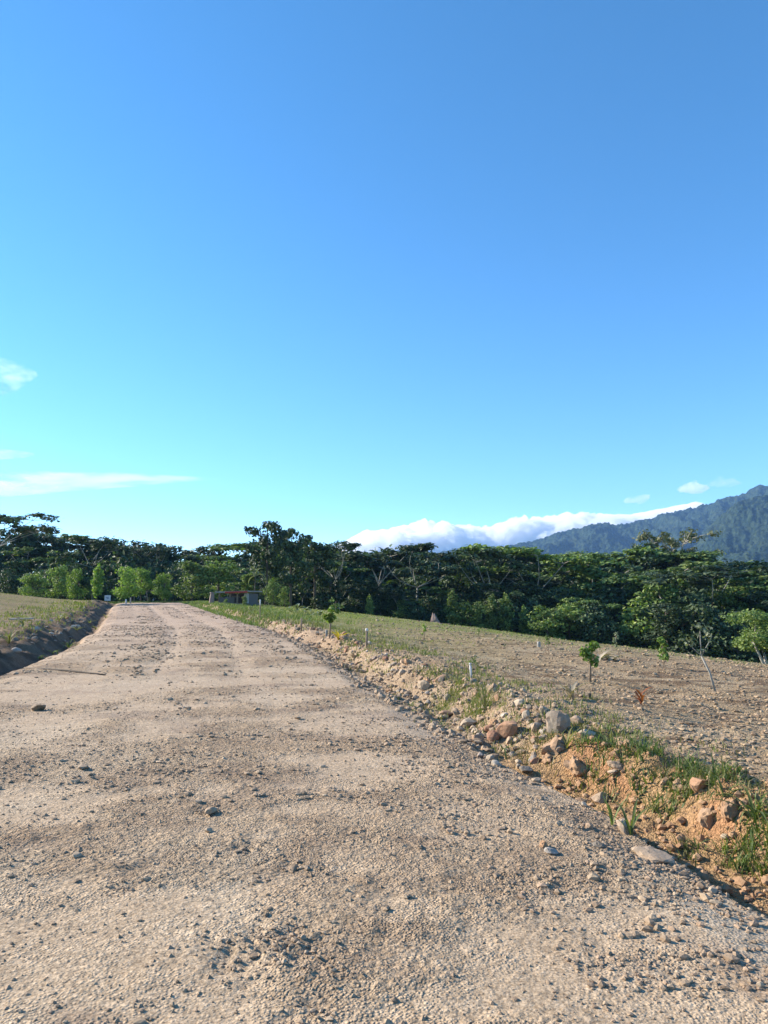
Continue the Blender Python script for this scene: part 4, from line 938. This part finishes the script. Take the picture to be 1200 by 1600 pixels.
sprout(985, 1305, 62, 6, 'taller green grass sprout on the ditch lip, right of the pair', wd=.02, ups=(60, 84), dr=60)
sprout(1180, 1294, 62, 13, 'large broad bladed green grass clump at the right edge by the clay mound', wd=.022, ups=(45, 75), dr=70)
sprout(1130, 1262, 46, 10, 'green grass clump behind the orange clay mound', wd=.016, ups=(40, 75), dr=80)
sprout(786, 1176, 30, 5, 'arching pale grass plant in front of the brown block', wd=.022, ups=(45, 80), dr=120)
sprout(920, 1178, 28, 9, 'fresh green tuft right of the big grey boulder', wd=.016, ups=(40, 75), dr=70)
sprout(886, 1178, 44, 8, 'bluish green grass plant in the shade of the big grey boulder', m=GRASS, wd=.02, ups=(50, 80), dr=60)
sprout(107, 1014, 26, 9, 'pale green grass plant arching over the left edge of the road, biggest of three', wd=.05, ups=(45, 75), dr=110)
sprout(82, 1023, 15, 6, 'drooping grass plant at the left road edge, middle of three', wd=.05, ups=(40, 70), dr=130)
sprout(62, 1031, 14, 6, 'drooping grass plant at the left road edge, nearest of three', wd=.05, ups=(40, 70), dr=130)
sprout(14, 1005, 26, 10, 'yellowish tall grass clump at the left edge beyond the ditch', m=GRASS, wd=.05, ups=(55, 80), dr=60)
sprout(36, 978, 22, 6, 'arching dry leaved plant beside the pale plank', m=GRASS_D, wd=.06, ups=(55, 80), dr=120)
sprout(92, 972, 16, 8, 'pale green weed clump on the left bank above the big grass plant', m=GRASS, wd=.05, ups=(50, 80), dr=60)
sprout(758, 1112, 40, 10, 'tall straw coloured grass clump behind the flat cream stone', m=GRASS_D, wd=.014, ups=(68, 86), dr=20)
sprout(1090, 1336, 26, 7, 'small green tuft on the near lip of the ditch close to the slab', wd=.012, ups=(40, 75), dr=70)
for px, py, lw in [(150, 985, 'right of the pale plank, nearest the road'), (165, 968, 'farthest along towards the sign'), (140, 975, 'second along towards the sign'), (120, 988, 'closest to the biggest grass plant')]:
    sprout(px, py, 12, 6, 'small weed clump on the left bank ' + lw, m=GRASS, wd=.05, ups=(45, 75), dr=70, group='weed clumps of the left ditch bank')

# ------------------------------------------------------------------ saplings and small plants of the field
def cluster(center, rad, n, size, m, seed):
    V, Fc = leaves([center], [rad], n, size, .2, .25, np.random.RandomState(seed)); return bigmesh('crown', V, Fc, m)
def sapling(px, py, hpx, label, m=L_BRIGHT, crown=.45, cw=.3, n=150, leafs=.12, lean=(0, 0), stemm=WOOD, r0=.035, extra=None, name='sapling'):
    g = gp(px, py); h = hpx / F * g[1]; e = empty(name, g, label, 'sapling' if name == 'sapling' else name.replace('_', ' '))
    k = h / 2.2; lx, ly = lean[0] * h, lean[1] * h
    m_ = MB(); m_.tube([(0, 0, -.08), (lx * .4 + .02 * h, ly * .4, h * .4), (lx * .9, ly * .9, h * .86)], [r0 * h, r0 * h * .75, r0 * h * .4], 6)
    for i in range(4):
        a = i * 1.7 + px; m_.tube([(lx * .6, ly * .6, h * .58), (lx * .8 + math.cos(a) * cw * h * .6, ly * .8 + math.sin(a) * cw * h * .6, h * (.72 + .05 * i))], [r0 * h * .35, r0 * h * .15], 4)
    ob('stem', m_.mesh('stem', stemm, True), e)
    rz_ = np.random.RandomState(int(px)); cc_ = [(lx + rz_.normal() * cw * h * .45, ly + rz_.normal() * cw * h * .45, h * (1 - crown / 2) + rz_.normal() * crown * h * .24) for i in range(6)]
    V_2, F_2 = leaves(cc_, [(cw * h * .55, cw * h * .55, crown * h * .22)] * 6, int(n * 1.9), leafs * h * .72, .2, .2, rz_); ob('crown', bigmesh('crown', V_2, F_2, m), e)
    if extra: ob('crown', cluster((lx * .7, ly * .7, h * extra[0]), (extra[1] * h, extra[1] * h, extra[2] * h), n // 2, leafs * h, m, int(px) + 1), e)
    return e
sapling(922, 1069, 64, 'sapling with a full bright green crown in the middle of the right field', crown=.56, cw=.22, n=170, leafs=.075)
sapling(1037, 1044, 46, 'bright two tiered sapling in front of the round bushes at the right', crown=.42, cw=.16, n=90, leafs=.09, extra=(.42, .2, .12), r0=.02)
sapling(515, 997, 46, 'bright green sapling beside the yellow leaved plant left of centre', crown=.42, cw=.2, n=90, leafs=.09, extra=(.6, .12, .08))
sapling(663, 1001, 26, 'thin yellowish sapling in the middle of the far field', L_BRIGHT, .5, .13, 40, .08, r0=.02)
sapling(857, 1021, 28, 'small dull sapling in front of the pair of rounded bush trees', L_MID, .55, .13, 50, .08, r0=.02)
sapling(748, 1002, 18, 'tiny pale sapling right of the far marker post', L_MID, .6, .12, 30, .08, r0=.02)
sapling(963, 1012, 24, 'small many leaved sapling against the dark foot of the forest', L_PALE, .8, .22, 60, .11, r0=.02)
sapling(496, 953, 24, 'bushy small shrub behind the young papaya plants', L_MID, .8, .42, 130, .09, r0=.02)
sapling(524, 958, 20, 'feathery little shrub right of the bushy small one', L_MID, .85, .5, 130, .08, r0=.02)
sapling(739, 1043, 18, 'wispy grey green seedling behind the white pipe', L_MID, .9, .5, 60, .09, r0=.015)
# leaning forked sapling
g = gp(1119, 1080); hh = 60 / F * g[1]; e = empty('sapling', g, 'leaning forked sapling with pale bare stem below the silvery tree', 'sapling')
m_ = MB(); m_.tube([(0, 0, -.1), (-.14 * hh, 0, .45 * hh), (-.33 * hh, 0, .86 * hh)], [.035 * hh, .028 * hh, .02 * hh], 6)
m_.tube([(-.33 * hh, 0, .86 * hh), (-.30 * hh, .05, 1.5 * hh)], [.018 * hh, .008 * hh], 5); m_.tube([(-.33 * hh, 0, .86 * hh), (-.02 * hh, .05, 1.3 * hh)], [.018 * hh, .008 * hh], 5)
m_.tube([(-.33 * hh, 0, .86 * hh), (-.6 * hh, .05, 1.15 * hh)], [.014 * hh, .006 * hh], 5)
ob('stem', m_.mesh('stem', PALEBARK, True), e)
V, Fc = leaves([(-.3 * hh, 0, 1.55 * hh), (0, 0, 1.35 * hh), (-.62 * hh, 0, 1.2 * hh), (-.35 * hh, 0, 1.0 * hh)], [(.3 * hh, .25 * hh, .28 * hh), (.2 * hh, .2 * hh, .15 * hh), (.22 * hh, .2 * hh, .15 * hh), (.2 * hh, .15 * hh, .1 * hh)], 130, .055 * hh, .2, .3)
ob('crown', bigmesh('crown', V, Fc, L_PALE), e)
# red leaved, yellow, drooping and papaya like plants
sprout(1003, 1113, 22, 9, 'red leaved ornamental plant on a bare stem in the right field', m=L_RED, wd=.035, ups=(50, 85), dr=40, name='red_leaved_plant', cat='plant', stem=.22)
sprout(529, 1000, 18, 8, 'bright yellow leaved plant beside the green sapling', m=L_YELLOW, wd=.10, ups=(50, 80), dr=40, name='yellow_plant', cat='plant')
sprout(893, 1094, 40, 9, 'withered grey leaved plant right of the stone heap in the field', m=L_DRY, wd=.06, ups=(66, 86), dr=75, name='withered_plant', cat='plant')
sprout(938, 1032, 24, 9, 'low plant with dry pale drooping fronds behind the full crowned sapling', m=L_DRY, wd=.12, ups=(35, 60), dr=80, name='dry_frond_plant', cat='plant')
sprout(956, 1032, 18, 8, 'dry bleached frond lying right of the full crowned sapling', m=L_DRY, wd=.12, ups=(25, 50), dr=70, name='dry_frond_plant', cat='plant')
for px, py, hp, lab in [(464, 960, 20, 'young papaya plant right of the tall white topped stake, tallest of four'), (454, 958, 14, 'young papaya plant left of the tallest of the four'), (500, 965, 16, 'young papaya plant with spread leaves left of the green sapling'), (478, 959, 14, 'low papaya seedling between two taller papaya plants')]:
    sprout(px, py, hp * .55, 7, lab, m=L_PALE, wd=.22, ups=(30, 60), dr=70, name='papaya_plant', cat='papaya plant', stem=hp * .55 / F * gp(px, py)[1])

# ------------------------------------------------------------------ posts, pipe, stump, plank, sign
def post(px, py, hpx, label, r_=.045, m=WOOD, cap=None, name='post', lean=(0, 0), sq=False, d=None):
    g = gp(px, py) if d is None else at(px, d); h = hpx / F * g[1]; e = empty(name, g, label, 'post')
    m_ = MB()
    if sq: m_.box((0, 0, h / 2 - .1), (r_ * 2, r_ * 2, h + .2))
    else: m_.tube([(0, 0, -.15), (lean[0] * h * .5, 0, h * .5), (lean[0] * h, lean[1] * h, h)], [r_, r_ * .95, r_ * .9], 8)
    ob('shaft', m_.mesh('shaft', m, not sq), e)
    if cap: ob('cap', MB().tube([(lean[0] * h, 0, h - cap * .5), (lean[0] * h, 0, h), (lean[0] * h, 0, h + cap * .5), (lean[0] * h, 0, h + cap * .6)], [r_ * 1.25, r_ * 1.3, r_ * 1.2, r_ * .8], 8).mesh('cap', WHITE, True), e)
    return e
post(573, 1016, 31, 'short brown post with a white top in the field right of the yellow plant', .03, WOOD, .07)
post(406, 968, 24, 'thin stake with a long white top where the stony bank begins', .03, WOOD, .28)
post(471, 986, 20, 'dark bare stake between the papaya plants and the stony bank', .03, WOOD)
post(510, 995, 11, 'very short pale stake left of the bright green sapling', .04, PALEBARK)
post(842, 1012, 9, 'low pale marker stake in the far field left of the dull sapling', .06, PALEBARK)
post(733, 983, 7, 'short white marker at the far edge of the field below the broad bush', .09, WHITE, d=84)
post(787, 990, 5, 'tiny white marker at the far field edge under the tallest feathery tree', .07, WHITE, d=84)
post(1017, 1022, 9, 'white marker stake at the forest edge left of the two tiered sapling', .07, WHITE, d=78)
post(945, 1008, 6, 'small pale marker stake at the forest edge left of centre right', .07, PALEBARK, d=80)
post(203, 940, 7, 'small white post at the end of the left ditch, left of two', .09, WHITE, d=72)
post(210, 939, 9, 'small white post at the end of the left ditch, right of two', .07, PALEBARK, d=74)
post(1188, 1057, 12, 'short white painted stump like post under the spreading tree', .18, WHITE, d=62)
# white pipe
g = gp(737, 1068); h = 27 / F * g[1]; e = empty('pipe', g, 'upright white plastic pipe with a dark collar of stones at its foot', 'pipe')
ob('tube', MB().tube([(0, 0, -.05), (-.01, 0, h * .5), (-.02, 0, h), ], [.018, .018, .018], 12).mesh('tube', PIPEW, True), e)
ob('rim', MB().tube([(-.02, 0, h - .02), (-.02, 0, h + .012)], [.021, .021], 12).mesh('rim', PIPEW, True), e)
stone(740, 1070, 14, 'dark stone at the foot of the white pipe', 'g', None, .7)
stone(727, 1072, 14, 'tan stone left of the foot of the white pipe', 'r', None, .6)
# stump
g = gp(921, 1093); s = 6 / F * g[1]
ob('stump', MB().tube([(0, 0, -.05), (0, 0, s * .4), (s * .1, 0, s * 1.3), (s * .1, 0, s * 1.34)], [s * .65, s * .5, s * .46, s * .3], 9).mesh('stump', BARK), None, g, label='small dark cut stump in the field right of the withered plant', category='stump')
# plank on the left field
g = gp(33, 971); m_ = MB().box((0, 0, 0), (34 / F * g[1], .22, .05))
o = ob('plank', m_.mesh('plank', PALEBARK), None, (g[0], g[1], g[2] + .10), label='pale weathered plank lying on the left field', category='plank'); o.rotation_euler = (0.05, -.03, .06)
# sign
x, y, z = gp(168, 945); e = empty('sign', (x, y, z), 'small white sign board on a short post at the left field edge', 'sign'); e.rotation_euler[2] = -.15
k = y / F; bw, bh = 10 * k, 8.5 * k
ob('post', MB().tube([(0, 0, -.2), (0, 0, 11 * k)], [.035, .03], 7).mesh('post', WOOD), e)
bd = ob('board', MB().box((0, -.05, 11 * k), (bw, .03, bh)).mesh('board', WHITE), e)
ob('marking', MB().box((-bw * .05, -.068, 11 * k + bh * .12), (bw * .5, .004, bh * .13)).box((bw * .05, -.068, 11 * k - bh * .1), (bw * .36, .004, bh * .1)).mesh('marking', DARKM), bd)

# ------------------------------------------------------------------ shed
sx, sy, sz = at(368, 64); k = sy / F
e = empty('shed', (sx, sy, sz), 'low open sided shed with pale walls and a flat white and red edged roof', 'shed'); e.rotation_euler[2] = -.12
WD, DP, HT = 49 * k, 3.0, 20 * k
def part(nm, c, s, m, rot=None): return ob(nm, MB().box(c, s, rot).mesh(nm, m), e)
part('floor', (0, DP / 2, .02), (WD + .3, DP + .3, .3), WALLM)
part('wall', (-WD * .22, .08, HT * .24 + .15), (WD * .50, .14, HT * .48), WALLM)
part('wall', (WD * .42, .08, HT * .45), (WD * .14, .14, HT * .90), COLM)
part('wall', (0, DP - .1, HT * .46), (WD * .96, .14, HT * .92), WALLM)
part('wall', (-WD * .46, DP / 2, HT * .26), (.14, DP - .4, HT * .5), WALLM)
part('wall', (WD * .46, DP / 2, HT * .45), (.14, DP - .4, HT * .88), WALLM)
for px_ in (-.47, -.12, .12): part('post', (WD * px_, .12, HT * .45), (.13, .13, HT * .92), WOOD)
tilt = Matrix.Rotation(math.radians(-1.5), 3, 'Y')
rf = part('roof', (WD * .02, DP / 2, HT + .02), (WD * 1.1, DP + 1.0, .07), ROOFM, tilt)
f1 = ob('fascia', MB().box((WD * .15, -.52, HT - .01), (WD * .72, .05, .16), tilt).mesh('fascia', REDM), rf)
nrib = 16
ob('corrugation', (lambda mm: [mm.box((WD * .02 + WD * 1.08 * (i / nrib - .5), DP / 2, HT + .07 - (i / nrib - .5) * WD * -.026), (.05, DP + .98, .04)) for i in range(nrib + 1)][-1])(MB()).mesh('corrugation', ROOFM), rf)
part('bench', (WD * .05, .5, .75), (WD * .25, .5, .08), WOOD)
x2, y2, z2 = at(335, 63); e2 = empty('pillar', (x2, y2, z2), 'stubby pinkish pillar left of the shed', 'pillar')
ob('shaft', MB().tube([(0, 0, -.2), (0, 0, .5), (.03, 0, .85), (.02, 0, 1.0)], [.26, .22, .18, .14], 9).mesh('shaft', PILM), e2)
ob('cap', MB().tube([(.02, 0, .98), (.02, 0, 1.06)], [.22, .18], 9).mesh('cap', PILM), e2)
# thin shadow line on the road at the left, imitated by a dark tube
pts = [gp(px, py) for px, py in ((38, 1046), (70, 1047), (105, 1049), (140, 1053), (165, 1056))]
ob('shadow_streak', MB().tube([(p[0], p[1], p[2] + .012) for p in pts], [.022, .026, .024, .02, .012], 6).mesh('shadow_streak', BARK, True), None, label='long thin dark tube standing in for a shadow across the left road edge', category='shadow line')

# bushes standing in front of the shed
tree('round_mid', 385, 60, 931, 'small bush growing in front of the right wall of the shed', None, .8)
tree('round_mid', 357, 61, 936, 'low scrubby bush in front of the low left wall of the shed', None, 1.1)
